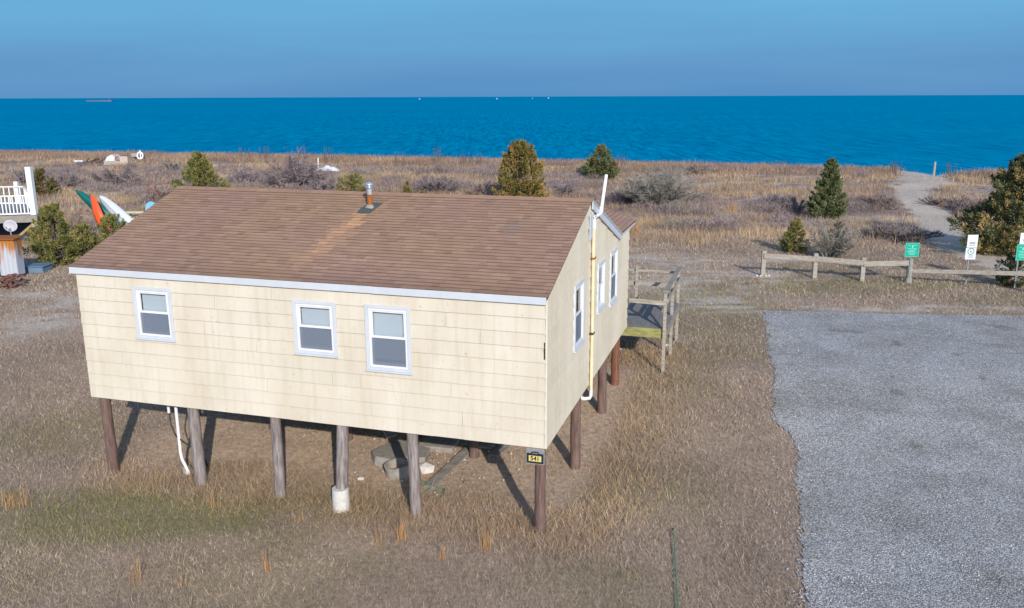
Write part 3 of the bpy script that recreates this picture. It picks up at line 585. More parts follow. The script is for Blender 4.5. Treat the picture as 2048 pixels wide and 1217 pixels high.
# roof
TH=math.atan(SL); CT,ST=math.cos(TH),math.sin(TH)
def shingles(x0,x1,slen,org,rowdir,updir,nrm,ex_=.122,poly=None,stain=True):
    mb=MB(); o=Vector(org); u=Vector(rowdir); v=Vector(updir); nn=Vector(nrm); k=0; d=0
    while d<slen-.01:
        d1=min(d+ex_+.012,slen); a=x0-random.uniform(0,.3); wob=random.uniform(-.004,.004)
        while a<x1:
            wd=random.choice([.15,.2,.25,.32]); b0,b1=max(a,x0),min(a+wd,x1); a+=wd
            if b1-b0<.02: continue
            t=random.gauss(1,.065); c=[.39*t,.255*t,.190*t]
            lo_=vn(b0*.7,d*.6,200); mx_=(lo_-.5)*.55
            c=[c[0]*(1-.10*mx_),c[1]*(1-.16*mx_),c[2]*(1+.22*mx_)]
            if stain:
                st=math.exp(-((b0+4.83+(3.15-d)*.146)/.20)**2)*max(0,min(1,(3.15-d)*3))*max(0,min(1,(d-.35)*1.1))*random.uniform(.6,1)
                c=[c[0]*(1+.62*st),c[1]*(1+.50*st),c[2]*(1+.22*st)]
                if abs(b0+1.45)<.14 and 2.1<d<2.8: c=[.33*t,.235*t,.19*t]
                if d<.4: c=[q*(.80+.5*d) for q in c]
            hb=random.uniform(.017,.023); mb.cc=tuple(c)
            P=[o+u*b0+v*(d+wob),o+u*b1+v*(d+wob),o+u*b1+v*d1,o+u*b0+v*d1,o+u*b0+v*(d+wob)+nn*hb,o+u*b1+v*(d+wob)+nn*hb,o+u*b1+v*d1+nn*.003,o+u*b0+v*d1+nn*.003]
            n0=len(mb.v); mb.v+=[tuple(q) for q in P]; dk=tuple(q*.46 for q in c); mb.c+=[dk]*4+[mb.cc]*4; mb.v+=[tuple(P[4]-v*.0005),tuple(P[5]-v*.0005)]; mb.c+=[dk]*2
            mb.f+=[tuple(i+n0 for i in f) for f in ((4,5,6,7),(0,1,9,8),(0,4,7,3),(1,2,6,5))]
        d+=ex_; k+=1
    return mb
XL,XR=LX-.14,.035; SLEN=(YR+.06)/CT
M['shingle'].node_tree.nodes['Principled BSDF'].inputs['Specular IOR Level'].default_value=.15
roof=MB(); e0=Vector((0,-.06,ZE-.06*SL+.02))
roof.prism([(XL,-.055,ZE+.003-.055*SL-.02),(XL,YR,ZR-.017),(XL,YR,ZR+.018),(XL,-.055,ZE-.055*SL+.018)],(XR-XL,0,0))
roof.prism([(XL,DY+.08,ZE-.08*SL-.02),(XL,YR+.001,ZR-.017),(XL,YR+.001,ZR+.018),(XL,DY+.08,ZE-.08*SL+.018)],(XR+.03-XL,0,0))
roof=roof.build('roof',M['roofdeck'],house)
shingles(XL-.01,XR+.01,SLEN,(0,-.06,ZE-.06*SL+.021),(1,0,0),(0,CT,ST),(0,-ST,CT)).build('roof_shingles',M['shingle'],roof,col=True)
shingles(XL-.01,XR+.04,(DY+.08-YR)/CT,(0,DY+.08,ZE-.08*SL+.021),(1,0,0),(0,-CT,ST),(0,ST,CT),stain=False).build('roof_shingles',M['shingle'],roof,col=True)
mb=MB(); a=XL-.01        # ridge caps
while a<XR+.02:
    b=min(a+.3,XR+.05); t=random.gauss(1.06,.05); mb.cc=(.34*t,.215*t,.155*t); h0=ZR+.05+random.uniform(0,.004)
    mb.add([(a,YR-.15,h0-.15*SL-.01),(b,YR-.15,h0-.15*SL-.004),(b,YR,h0+.004),(a,YR,h0),(b,YR+.15,h0-.15*SL-.004),(a,YR+.15,h0-.15*SL-.01)],[(0,1,2,3),(3,2,4,5)]); a+=.28
mb.build('ridge_cap',M['shingle'],roof,col=True)
# small rear wing roof, its ridge square to the main one
WR=-1.5; ZW=ZE+.02; wr=MB()
for s_,xe in ((1,.06),(-1,-3.06)):
    P=[(xe,DY-.02,ZW-.02),(WR,DY-.02-1.5+.02,ZW+1.55*SL-.02),(WR,9.72,ZW+1.55*SL-.02),(xe,9.72,ZW-.02)]
    wr.prism(P,(0,0,.04))
wing=wr.build('wing_roof',M['roofdeck'],house)
sw=shingles(DY-1.6,9.73,1.56/CT,(.07,0,ZW+.021),(0,1,0),(-CT,0,ST),(ST,0,CT),stain=False).build('roof_shingles',M['shingle'],wing,col=True)
clip(sw,[((0,DY,ZE),tuple(Vector((-1,-1,0))))])
# trims
mb=MB(); mb.box((LX-.12,-.075,ZE-.125),(-3.3,-.03,ZE+.008)); mb.box((-3.298,-.078,ZE-.128),(.012,-.03,ZE+.006)); mb.build('eave_fascia',M['trim'],house,bevel=.003)
mb=MB(); xr=.07
mb.prism([(xr-.03,YR-.03,ZR+.015),(xr-.03,YR-.03,ZR-.17),(xr-.03,DY-.05,ZE-.14),(xr-.03,DY+.09,ZE-.05),(xr-.03,DY+.09,ZE+.00)],(.03,0,0)); mb.build('rake_board',M['trim'],house,bevel=.003)
mb=MB(); mb.prism([(xr+.001,YR-.03,ZR+.018),(xr+.001,YR-.03,ZR-.02),(xr+.001,DY+.09,ZE-.03),(xr+.001,DY+.09,ZE+.015)],(.012,0,0)); mb.build('rake_flashing',M['flash'],house)
mb=MB(); mb.box((.012,DY+.1,ZE-.075),(.04,9.72,ZE+.012)); mb.build('wing_fascia',M['trim'],house,bevel=.003)
mb=MB(); mb.prism([(XL-.012,-.05,ZE-.09),(XL-.012,YR,ZR-.06),(XL-.012,YR,ZR+.01),(XL-.012,-.05,ZE-.02)],(-.02,0,0)); mb.prism([(XL-.012,YR+.001,ZR-.06),(XL-.012,DY+.08,ZE-.09),(XL-.012,DY+.08,ZE-.02),(XL-.012,YR+.001,ZR+.01)],(-.02,0,0)); mb.build('rake_board',M['roofdeck'],house)
mb=MB(); mb.box((-.004,-.03,HZ+.0),(.03,-.0,ZE-.12)); c_=mb.build('corner_board',mat('corner_board',(.70,.65,.55),.8,.05,5),house)
mb=MB(); mb.box((-.028,-.036,3.47),(-.010,-.012,3.78)); mb.build('siding_gap',M['cable'],house)
# attic louvre
mb=MB(); mb.box((.03,3.46,5.08),(.036,3.66,5.60))
for i in range(13): z=5.10+i*.039; mb.prism([(.036,3.48,z),(.036,3.64,z),(.060,3.64,z-.018),(.060,3.48,z-.018)],(0,0,.006))
mb.box((.03,3.44,5.06),(.064,3.462,5.62)); mb.box((.03,3.658,5.06),(.064,3.68,5.62)); mb.build('louvre_vent',M['flash'],house)
# metal flue on the roof
fx,fy=-4.75,2.95; fz=ZE+fy*SL+.02; mb=MB(); mb.tube([(fx,fy,fz-.05),(fx,fy,fz+.05),(fx,fy,fz+.30)],[.075,.062,.062],16,cap=False); fl=mb.build('flue',M['rust'],house,smooth=True)
mb=MB(); mb.tube([(fx+.002,fy,fz+.29),(fx+.003,fy,fz+.44)],.06,16); mb.tube([(fx,fy,fz+.43),(fx,fy,fz+.45),(fx,fy,fz+.46)],[.062,.088,.085],16); mb.tube([(fx,fy,fz+.475),(fx,fy,fz+.495)],[.088,.085],16); mb.tube([(fx,fy,fz+.51),(fx,fy,fz+.53),(fx,fy,fz+.58)],[.092,.088,.02],16); mb.build('flue_cap',M['galv'],fl,smooth=True)
mb=MB(); mb.tube([(fx,fy-.02,fz-.02),(fx,fy,fz+.05),(fx,fy,fz+.08)],[.115,.085,.067],14); mb.build('flue_collar',M['concrete_old'],fl,smooth=True)
mb=MB(); nn=Vector((0,-ST,CT))*.022; mb.prism([Vector((a,b,ZE+b*SL+.02))+nn for a,b in ((fx-.19,fy-.26),(fx-.08,fy-.29),(fx+.12,fy-.27),(fx+.17,fy-.05),(fx+.21,fy+.20),(fx+.05,fy+.22),(fx-.10,fy+.17),(fx-.19,fy-.05))],nn*.25); mb.build('flue_flashing',M['tar'],fl)
# long waste pipe up the gable
mb=MB(); px=.075; mb.tube([(px,3.72,1.62),(px,3.74,3.2),(px,3.70,5.0),(px,3.74,5.34)],.036,12); gp=mb.build('waste_pipe',M['pvc_cream'],house,smooth=True)
mb=MB(); mb.tube([(px,3.735,5.30),(px,3.74,5.46),(px+.005,3.80,5.51),(px+.02,4.22,5.50),(px+.03,4.30,5.53),(px+.03,4.33,5.60),(px+.03,4.83,6.30)],.037,12); mb.tube([(px,3.735,5.28),(px,3.738,5.40)],.044,12); mb.tube([(px+.03,4.315,5.55),(px+.03,4.37,5.66)],.044,12)
mb.build('vent_stack',M['pvc'],gp,smooth=True)
mb=MB(); mb.tube([(px,3.72,1.66),(px,3.72,1.53),(px-.03,3.68,1.47),(px-.14,3.60,1.48),(px-.3,3.55,1.55)],.040,12); mb.build('pipe_elbow',M['pvc'],gp,smooth=True)
for z in (4.62,2.95): mb=MB(); mb.box((.03,3.64,z),(.12,3.81,z+.03)); mb.build('pipe_strap',M['rust'] if z>4 else M['cable'],gp)
# drain pipes under the left half
def W2(px_,py_,ly): # pixel -> local point on the plane y = ly
    d=ray(px_,py_); o=Vector((0,0,HC)); dl=Vector((d.x*ex[0]+d.y*ex[1],d.x*ey[0]+d.y*ey[1],d.z)); ox,oy=hl(0,0); t=(ly-oy)/dl.y; return (ox+dl.x*t,ly,HC+dl.z*t)
mb=MB(); P=[W2(350,800,.45),W2(361,905,.45),W2(364,918,.45),W2(376,942,.45),W2(378,956,.45)]; mb.tube(P,.034,10); mb.tube([P[3],P[4]],.045,10); dp=mb.build('drain_pipe',M['pvc'],house,smooth=True)
mb=MB(); mb.box((P[4][0]-.12,.42,-.05),(P[4][0]-.02,.55,.18)); mb.build('pipe_footing',M['concrete_old'],dp)
for PP in ([W2(336,805,.6),W2(337,818,.6),W2(338,826,.6)],[W2(404,815,.9),W2(405,826,.9)]): mb=MB(); mb.tube(PP,.03,8); mb.build('pipe_stub',M['pvc'],house,smooth=True)
mb=MB(); mb.tube([W2(338,824,.62),W2(342,850,.60),W2(352,872,.52),W2(366,884,.40),W2(384,895,.34),W2(400,908,.4),W2(410,920,.6),W2(420,945,.9)],.016,8); mb.build('dangling_cable',M['cable'],house,smooth=True)
# ------------------------------------------------------------ number sign on the corner post
lx,ly=-.18,-.03; sg=empty('house_number_sign',hw(lx,ly,1.60),HA,label='navy house number sign reading 541 on the front corner post',cat='sign')
mb=MB(); mb.box((-.17,-.01,-.14),(.17,.028,.17)); mb.build('backing_board',M['plate_board'],sg)
mb=MB(); mb.box((-.155,-.030,-.115),(.155,-.012,.075)); mb.prism([(-.085,-.0295,.074),(.085,-.0295,.074),(.055,-.0295,.112),(-.055,-.0295,.112)],(0,.017,0)); mb.build('plate',M['plate_navy'],sg,bevel=.004)
mb=MB(); mb.box((-.118,-.034,-.075),(.118,-.0305,.035)); mb.build('number_panel',M['plate_yellow'],sg)
text('digits','541',.115,M['plate_navy'],sg,(0,-.036,-.02),(math.pi/2,0,0),.002,.003)
mb=MB(); mb.box((-.05,-.034,.078),(.05,-.0305,.092)); mb.build('emblem',M['plate_board'],sg)
# ------------------------------------------------------------ deck behind the house
dk=empty('wooden_deck',(HX,HY,0),HA,label='weathered grey wooden landing with rails behind the cream house',cat='deck')
dz=1.70; x0,x1,y0,y1=-2.6,1.05,9.2,12.5
mb=MB(); yy=y0
while yy<y1-.02: mb.box((x0,yy,dz-.035),(x1,yy+.136,dz+random.uniform(-.002,.002))); yy+=.142
mb.build('deck_boards',M['wood_deck'],dk)
mb=MB(); mb.box((x0,y0-.045,dz-.26),(x1+.04,y0-.004,dz-.0)); mb.build('front_joist',M['wood_green'],dk)
mb=MB(); mb.box((x1+.002,y0,dz-.24),(x1+.04,y1,dz-.005)); mb.box((x0,y1-.04,dz-.24),(x1,y1-.001,dz-.036)); 
for i in range(5): mb.box((x0+.2+i*.75,y0,dz-.2),(x0+.24+i*.75,y1-.045,dz-.036))
mb.box((-2.6,WY+.03,dz-.2),(-2.4,9.15,dz)); mb.build('rim_joist',M['wood_grey'],dk)
DP=[(x1-.02,y0-.09,2.75),(x1-.02,y0+1.65,2.74),(x1-.02,y1+.0,2.76),(-.28,y1+.03,2.79),(x0,y1+.03,2.79),(x0,y0-.08,1.7)]
for a,b,t in DP:
    mb=MB(); mb.box((a-.045,b-.045,zt(*hw(a,b)[:2])-.2),(a+.045,b+.045,t)); mb.build('deck_post',M['wood_rail'],dk,bevel=.006)
def rail(p,q,wd=.035,ht=.12,m_='wood_rail',nm='rail'): mb=MB(); mb.bar(p,q,wd,ht); return mb.build(nm,M[m_],dk)
rail((x1-.02,y0-.15,2.79),(x1-.02,y1+.1,2.81),.14,.035,'wood_grey','handrail'); rail((x1-.085,y0-.1,2.24),(x1-.085,y1,2.26)); rail((x1+.045,y0-.05,2.52),(x1+.045,y1,2.5),.03,.10)
rail((.03,y0-.155,2.50),(x1+.0,y0-.155,2.47)); rail((x0,y1+.095,2.24),(x1,y1+.095,2.22)); rail((x0,y1+.095,2.66),(x1,y1+.095,2.64),.03,.07)
rail((x1-.09,y0+.1,1.78),(x1-.09,y0+1.6,2.70),.03,.09,nm='brace')
# ------------------------------------------------------------ things lying under the house
def U(px_,py_,h=0): a=g(px_,py_,h); return a
def slab(name,a,b,wd,th,m_,label,cat,h=(.04,.04)):
    A=U(*a); B=U(*b); mb=MB(); r=empty(name,A,label=label,cat=cat)
    mb.bar((0,0,h[0]),(B[0]-A[0],B[1]-A[1],B[2]-A[2]+h[1]),wd,th); o=mb.build('plank',M[m_],r,bevel=.004); return r
slab('wooden_plank',(858,978),(950,890),.24,.04,'wood_grey','long grey plank lying under the house beside the green hose','plank')
slab('wooden_plank',(985,915),(1025,885),.26,.04,'wood_grey','short grey plank in the post shadow near the front corner','plank')
slab('wooden_plank',(785,898),(752,872),.26,.05,'wood_grey','grey plank sloping down onto the concrete under the house','plank',h=(.30,.75))
slab('wooden_plank',(900,884),(985,897),.2,.05,'wood_grey','grey board lying across the far side of the rubble heap','plank')
a=U(796,922); o=MB(); o.prism([(-.50,-.22,.0),(-.1,-.40,0),(.25,-.28,.0),(.62,-.30,0),(.70,.25,.0),(.3,.55,0),(-.15,.70,.0),(-.42,.42,0),(-.62,.12,0)],(.02,.03,.22)); o=o.build('concrete_slab',M['concrete_old'],bevel=.02); o.location=(a[0],a[1],a[2]-.03); tag(o,'broken grey concrete slab on the dirt under the house','slab')
a=U(793,955); mb=MB(); n=22; ro,ri,hh=.25,.205,.32; vs=[];
for z_,r_ in ((0,ro*.95),(hh,ro),(hh,ri),(.12,ri)):
    for k in range(n): t=2*math.pi*k/n; vs.append((math.cos(t)*r_*1.15,math.sin(t)*r_,z_))
fs=[(j*n+k,j*n+(k+1)%n,(j+1)*n+(k+1)%n,(j+1)*n+k) for j in range(3) for k in range(n)]+[tuple(range(3*n,4*n))]
mb.add(vs,fs); o=mb.build('concrete_pipe_ring',M['concrete_old'],smooth=True); o.location=(a[0]+.05,a[1]+.15,a[2]-.04); o.rotation_euler=(R(7),R(-8),0); tag(o,'round concrete ring open at the top under the house','concrete ring')
a=U(852,946); mb=MB(); mb.lump((0,0,.11),(.2,.15,.15),1,.22); o=mb.build('concrete_block',M['stone']); o.location=a; tag(o,'whitish broken concrete block right of the post with the hose behind','block')
a=U(850,905); mb=MB(); mb.prism([(-.5,-.25,0),(.5,-.15,0),(.45,.6,0),(-.3,.7,0)],(.02,0,.16)); o=mb.build('concrete_slab',M['concrete_old'],bevel=.02); o.location=(a[0]+.2,a[1]+.25,a[2]-.02); tag(o,'tilted concrete slab behind the whitish block under the house','slab'); o.rotation_euler=(R(8),0,R(-20))
P=[U(838,960,.03),U(860,970,.03),U(872,976,.03),U(885,977,.03),U(890,980,.03),U(886,990,.03),U(880,998,.03)]; mb=MB(); mb.tube([Vector(p)+Vector((0,0,.04)) for p in P],.012,6); P=[U(851,985,.04),U(862,976,.04),U(872,966,.04)]; mb.tube([Vector(p)+Vector((0,0,.05)) for p in P],.010,6)
tag(mb.build('garden_hose',M['hose_green'],smooth=True),'thin green hose crossing the grey plank under the house','hose')
P=[U(1346,1062,.05),U(1348,1080,.05),U(1350,1115,.05),U(1353,1170,.05),U(1356,1230,.05)]; mb=MB(); mb.tube([Vector(p)+Vector((0,0,.06)) for p in P],.010,8); hz=mb.build('straight_hose',M['hose_green'],smooth=True); tag(hz,'straight green hose lying on the lawn towards the camera','hose')
mb=MB(); d=(Vector(P[0])-Vector(P[1])).normalized(); mb.tube([Vector(P[0])+Vector((0,0,.06)),Vector(P[0])+d*.07+Vector((0,0,.06))],.016,8); mb.build('hose_end',M['cable'],hz,smooth=True)
for px_,py_ in ((1333,693),(1239,700),(722,960),(1260,672)):
    a=U(px_,py_); mb=MB(); mb.lump((0,0,.03),(.09,.06,.05),1,.25); o=mb.build('white_stone',M['stone']); o.location=a
    tag(o,{1333:'white stone lying in the grass right of the deck post',1239:'pale stone between the rear house posts',722:'small white stone on the dirt by the concrete collar post',1260:'pale stone lying in the shade beneath the deck'}[px_],'stone')
# ------------------------------------------------------------ trees and shrubs
def prof(kind,t):
    if kind=='cone': return np.interp(t,[0,.08,.25,.6,.85,1],[.50,.88,.95,.56,.28,.04])
    if kind=='column': return np.interp(t,[0,.1,.35,.65,.85,1],[.75,.95,1,.82,.62,.18])
    if kind=='round': return np.interp(t,[0,.2,.45,.7,.9,1],[.75,1,1,.72,.42,.12])
    if kind=='open': return np.interp(t,[0,.1,.3,.45,.6,.72,.85,1],[.45,.85,1.05,.66,.48,.58,.42,.12])
def leafcloud(ctr,axis,ln,rad,m_,leaf,cols):
    """many small leaf faces filling elongated sprays; arrays over sprays"""
    ns=len(ctr); n=ns*m_
    c=np.repeat(ctr,m_,0); ax=np.repeat(axis,m_,0); l=np.repeat(ln,m_)[:,None]; r=np.repeat(rad,m_)[:,None]
    u=rng.uniform(0,1,(n,1)); off=rng.normal(0,1,(n,3)); off/=np.linalg.norm(off,axis=1,keepdims=True); off*=rng.uniform(0,1,(n,1))**.5
    p=c+ax*l*(u-.35)+off*r*(1.05-u)
    d=ax*.9+off*.8+rng.normal(0,.35,(n,3)); d/=np.linalg.norm(d,axis=1,keepdims=True)
    s=np.cross(d,rng.normal(0,1,(n,3))); s/=np.linalg.norm(s,axis=1,keepdims=True)+1e-6
    sz=leaf*rng.uniform(.6,1.35,(n,1))
    co=np.stack([p-s*sz*.30,p+s*sz*.30,p+d*sz*1.25],1).reshape(-1,3)
    cc=np.repeat(cols,m_,0)*rng.uniform(.78,1.22,(n,1)); return co,np.repeat(cc,3,0)
def cedar(px,py,ptop,wpx,kind,pal_,label,leaf=.075,ns=170,mm=60,group='cedars standing in the dunes',nm='cedar_tree',lumps=.35,h=None,seed=0,loc=None,trunkvis=.0,lean=(0,0)):
    if loc is None: loc=g(px,py)
    D=loc[1]; top=aty(px,ptop,D)[2]; H=h or (top-loc[2]); Rr=.43*wpx/FPX*math.hypot(D,HC-loc[2])
    r=empty(nm,loc,label=label,cat='tree' if nm=='cedar_tree' else 'shrub',group=group)
    t=rng.uniform(0,1,ns)**1.15; a=rng.uniform(0,6.283,ns); P=prof(kind,t)*Rr
    lump=1-lumps+2*lumps*vn(a*1.6+seed*3.1,t*6+seed,300+seed); P=P*lump
    fr=rng.uniform(.35,1,ns)**.6; z=H*(trunkvis+(1-trunkvis)*t*.97)
    ctr=np.stack([np.cos(a)*P*fr+lean[0]*t,np.sin(a)*P*fr+lean[1]*t,z],-1)
    ax=np.stack([np.cos(a)*.75,np.sin(a)*.75,.55+.6*t],-1)+rng.normal(0,.15,(ns,3)); ax/=np.linalg.norm(ax,axis=1,keepdims=True)
    ln=H*.13*rng.uniform(.7,1.3,ns)*(1.1-.5*t)+.12; rad=Rr*.17*rng.uniform(.7,1.3,ns)*(1.1-.45*t)+.04
    ln=np.minimum(ln,(H*1.0-z)/np.clip(ax[:,2],.2,1)/.65+.08)
    cols=pal(pal_[0],pal_[1],ns)*rng.uniform(.8,1.2,(ns,1))*FG
    co,cc=leafcloud(ctr,ax,ln,rad,mm,leaf,cols)
    me=rawmesh('crown',co,np.arange(len(co)),np.full(len(co)//3,3),cc); link('crown',me,M['foliage'],r)
    mb=MB(); mb.tube([(0,0,-.2),(lean[0]*.2,lean[1]*.2,H*.3),(lean[0]*.5,lean[1]*.5,H*.6),(lean[0]*.9,lean[1]*.9,H*.93)],[Rr*.09+.03,Rr*.07+.02,Rr*.045+.015,.012],8)
    for i in range(0,ns,max(1,ns//40)): c=ctr[i]; z0=max(.05,c[2]-.35*math.hypot(c[0],c[1])); mb.tube([(lean[0]*z0/H,lean[1]*z0/H,z0),tuple(c)],[.03*Rr+.008,.008],4,cap=False)
    mb.build('trunk',M['bark'],r); return r
OL=([(.155,.165,.05),(.205,.20,.07),(.10,.115,.04),(.26,.22,.08),(.235,.23,.10)],[3,3,2,1.2,1])
GO=([(.215,.175,.055),(.28,.205,.07),(.155,.14,.045),(.115,.12,.045),(.32,.22,.09)],[3,2,2,2,1])
GR=([(.11,.14,.06),(.145,.17,.08),(.08,.105,.045),(.185,.195,.09),(.14,.15,.10)],[3,3,2,1,1])
BR=([(.13,.10,.04),(.17,.13,.05),(.09,.075,.03),(.15,.15,.05)],[2,2,2,1])
MX=([(.08,.10,.05),(.055,.07,.04),(.26,.21,.09),(.34,.26,.12),(.15,.16,.07),(.21,.19,.08)],[2.5,2,1.8,1.3,2,1.5])
cedar(1041,414,284,104,'column',GO,'tall golden brown cedar rising behind the roof ridge',leaf=.12,ns=280,mm=110,seed=1,lumps=.16)
cedar(1202,358,292,92,'cone',([*GR[0],(.16,.11,.05)],[3,3,2,1,1,2]),'round green cedar against the sea right of the tall golden one',leaf=.14,ns=150,mm=70,seed=2,lumps=.3)
cedar(1655,438,320,78,'cone',GR,'conical green cedar standing alone on the right',leaf=.095,ns=260,mm=90,seed=3,lumps=.22)
cedar(1588,506,440,54,'cone',([*OL[0],(.19,.14,.05)],[3,3,2,1,1,2]),'small olive cedar behind the left end of the rail fence',leaf=.07,ns=120,mm=60,seed=4)
cedar(1672,512,444,52,'cone',([(.10,.12,.07),(.14,.15,.10),(.19,.18,.15),(.07,.08,.05)],[2,2,2,1]),'thin greyish cedar mixed with a bare bush',leaf=.06,ns=60,mm=40,seed=5)
cedar(405,402,306,112,'cone',OL,'wide green cedar behind the left end of the roof ridge',leaf=.11,ns=240,mm=80,seed=6,lumps=.4)
cedar(705,402,347,86,'round',OL,'low open cedar left of the roof flue',leaf=.09,ns=70,mm=90,seed=7,lumps=.55)
cedar(815,395,364,24,'cone',GO,'tiny reddish cedar right of the roof flue',leaf=.09,ns=40,mm=40,seed=8)
cedar(842,397,384,16,'round',GO,'lowest small cedar sprig just above the roof ridge',leaf=.08,ns=20,mm=30,seed=9)
cedar(86,392,340,52,'round',BR,'brown cedar behind the white deck post on the left',leaf=.10,ns=90,mm=70,seed=10)
cedar(2006,506,312,200,'open',MX,'large mixed green and golden cedar at the right edge',leaf=.10,ns=430,mm=130,seed=23,lumps=.5,lean=(.7,0))
cedar(2016,572,512,66,'round',([(.05,.065,.03),(.08,.09,.045),(.12,.12,.06)],[2,2,1]),'small dark cedar below the green sign at the right edge',leaf=.07,ns=60,mm=50,seed=13)
cedar(115,528,412,100,'round',OL,'biggest of the green junipers beside the white deck',leaf=.085,ns=190,mm=85,seed=14,lumps=.4,group='junipers beside the white deck')
cedar(172,520,450,66,'round',([*OL[0],(.15,.14,.06)],[2,3,2,2,1,2]),'middle green juniper below the orange kayak',leaf=.08,ns=110,mm=70,seed=15,lumps=.4,group='junipers beside the white deck')
cedar(232,505,432,80,'round',OL,'green juniper at the left roof edge below the white kayak',leaf=.08,ns=130,mm=70,seed=16,lumps=.45,group='junipers beside the white deck')
def twigs(px,py,wpx,hpx,col,label,n=2600,group='bare bushes scattered over the dunes',loc=None,thick=.012,cat='shrub',upright=.45,trunk=True):
    loc=loc or g(px,py); D=math.hypot(loc[0],loc[1]); Rr=.5*wpx/FPX*D; H=hpx/FPX*D*1.05
    r=empty('bare_bush',loc,label=label,cat=cat,group=group)
    # stems from the base, each forking into twigs
    st=max(14,n//90); a=rng.uniform(0,6.283,st); rr=Rr*rng.uniform(.15,1,st)**.7; hz=H*rng.uniform(.55,1.0,st)*np.sqrt(np.clip(1-(rr/Rr/1.12)**2,.08,1))
    b=np.stack([np.cos(a)*rr*.25,np.sin(a)*rr*.25,np.zeros(st)],-1); tp=np.stack([np.cos(a)*rr,np.sin(a)*rr,hz],-1)
    k=rng.integers(0,st,n); u=rng.uniform(.15,1,n)[:,None]; mid=b[k]*(1-u)+tp[k]*u; mid[:,2]=(b[k][:,2:]*(1-u)+tp[k][:,2:]*u**.85)[:,0]
    d=(tp[k]-b[k]); d/=np.linalg.norm(d,axis=1,keepdims=True); d=d*.6+rng.normal(0,.55,(n,3)); d[:,2]=np.abs(d[:,2])*(.4+upright); d/=np.linalg.norm(d,axis=1,keepdims=True)
    ln=rng.uniform(.12,.34,(n,1))*(H*.6+Rr*.3)
    tipp=mid+d*ln; s=np.cross(d,rng.normal(0,1,(n,3))); s/=np.linalg.norm(s,axis=1,keepdims=True)
    w_=thick*rng.uniform(.6,1.4,(n,1))*max(1,D/45)
    co=np.stack([mid-s*w_,mid+s*w_,tipp],1).reshape(-1,3)
    # stems
    s2=np.cross(tp-b,rng.normal(0,1,(st,3))); s2/=np.linalg.norm(s2,axis=1,keepdims=True); w2=thick*1.8*max(1,D/45)
    co=np.concatenate([co,np.stack([b-s2*w2,b+s2*w2,tp],1).reshape(-1,3)])
    cc=np.array(col)[None]*rng.uniform(.6,1.4,(len(co)//3,1)); me=rawmesh('twigs',co,np.arange(len(co)),np.full(len(co)//3,3),np.repeat(cc,3,0)); link('branches',me,M['twig'],r)
    return r
PU=(.24,.205,.22); GY=(.28,.265,.235); MV=(.26,.205,.195); PK=(.33,.22,.20)
for i,(px,py,wp,hp,c,nn_,lb) in enumerate([
 (1318,414,170,76,GY,7000,'widest grey green bare bush between the roof and the conical cedar'),
 (1250,408,90,30,PU,2600,'purple bare bush just left of the widest grey bush'),
 (1660,516,100,64,(.27,.26,.23),3000,'pale grey bare bush directly behind the rail fence'),
 (1590,425,60,30,PU,1500,'dark purple bush at the foot of the conical cedar'),
 (590,380,130,74,PU,5000,'tall grey purple bush behind the middle left of the roof'),
 (500,372,90,34,PU,2400,'purple bush between the wide cedar and the taller grey bush'),
 (650,385,80,30,PU,2200,'purple bush just left of the low open cedar'),
 (880,385,120,34,PU,3400,'purple bush behind the ridge right of the flue'),
 (960,392,60,24,MV,1500,'mauve bush left of the tall golden cedar'),
 (1130,390,60,26,PU,1500,'purple bush right of the tall golden cedar'),
 (345,345,56,22,PU,1200,'small dark bush in the far grass left of the wide cedar'),
 (230,372,110,34,PU,3000,'wide grey purple bush above the orange kayak'),
 (130,378,90,34,PU,2400,'grey purple bush above the green kayak'),
 (320,400,60,30,PK,1700,'reddish bush at the left end of the roof ridge'),
 (50,372,60,34,PU,1600,'purple bush behind the white railing'),
 (1750,415,80,24,MV,1800,'mauve bush right of the conical cedar'),
 (1950,425,110,30,MV,2600,'mauve bush left of the large right cedar'),
 (1870,410,60,16,MV,1300,'low mauve bush right of the sandy path bend'),
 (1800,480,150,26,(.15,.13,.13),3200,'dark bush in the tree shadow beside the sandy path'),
 (1400,350,80,20,MV,1600,'mauve bush in the grass near the shore right of the roof'),
 (160,470,60,44,(.29,.23,.20),1500,'pale bare bush between the junipers on the left'),
 (205,440,60,30,MV,1500,'mauve bush just behind the kayaks')]):
    twigs(px,py,wp,hp,c,lb,nn_)
# dark weed stalks that stand up from the crest
for px,py,hp in ((40,299,6),(100,299,10),(170,300,8),(490,306,8),(530,307,12),(573,306,16),(603,308,12),(658,311,14),(870,314,16),(800,315,7),(930,318,8),(955,319,8),(1240,322,9),(1290,322,12),(1320,323,14),(1560,330,5),(1790,338,8),(1900,346,14)):
    a=g(px,py+14); mb=MB(); sc=hp/FPX*a[1]
    for k in range(9): x0=random.uniform(-.6,.6); mb.tube([(x0,0,0),(x0+random.uniform(-.1,.1),0,1.0+sc*random.uniform(.5,1))],[.03,.012],4,cap=False)
    mb.cc=(.2,.12,.11); o=mb.build('weed_stalks',M['drift']); o.location=a; tag(o,'cluster of dark dead weed stalks standing up along the shore crest','weeds','dark weed stalks on the dune crest')
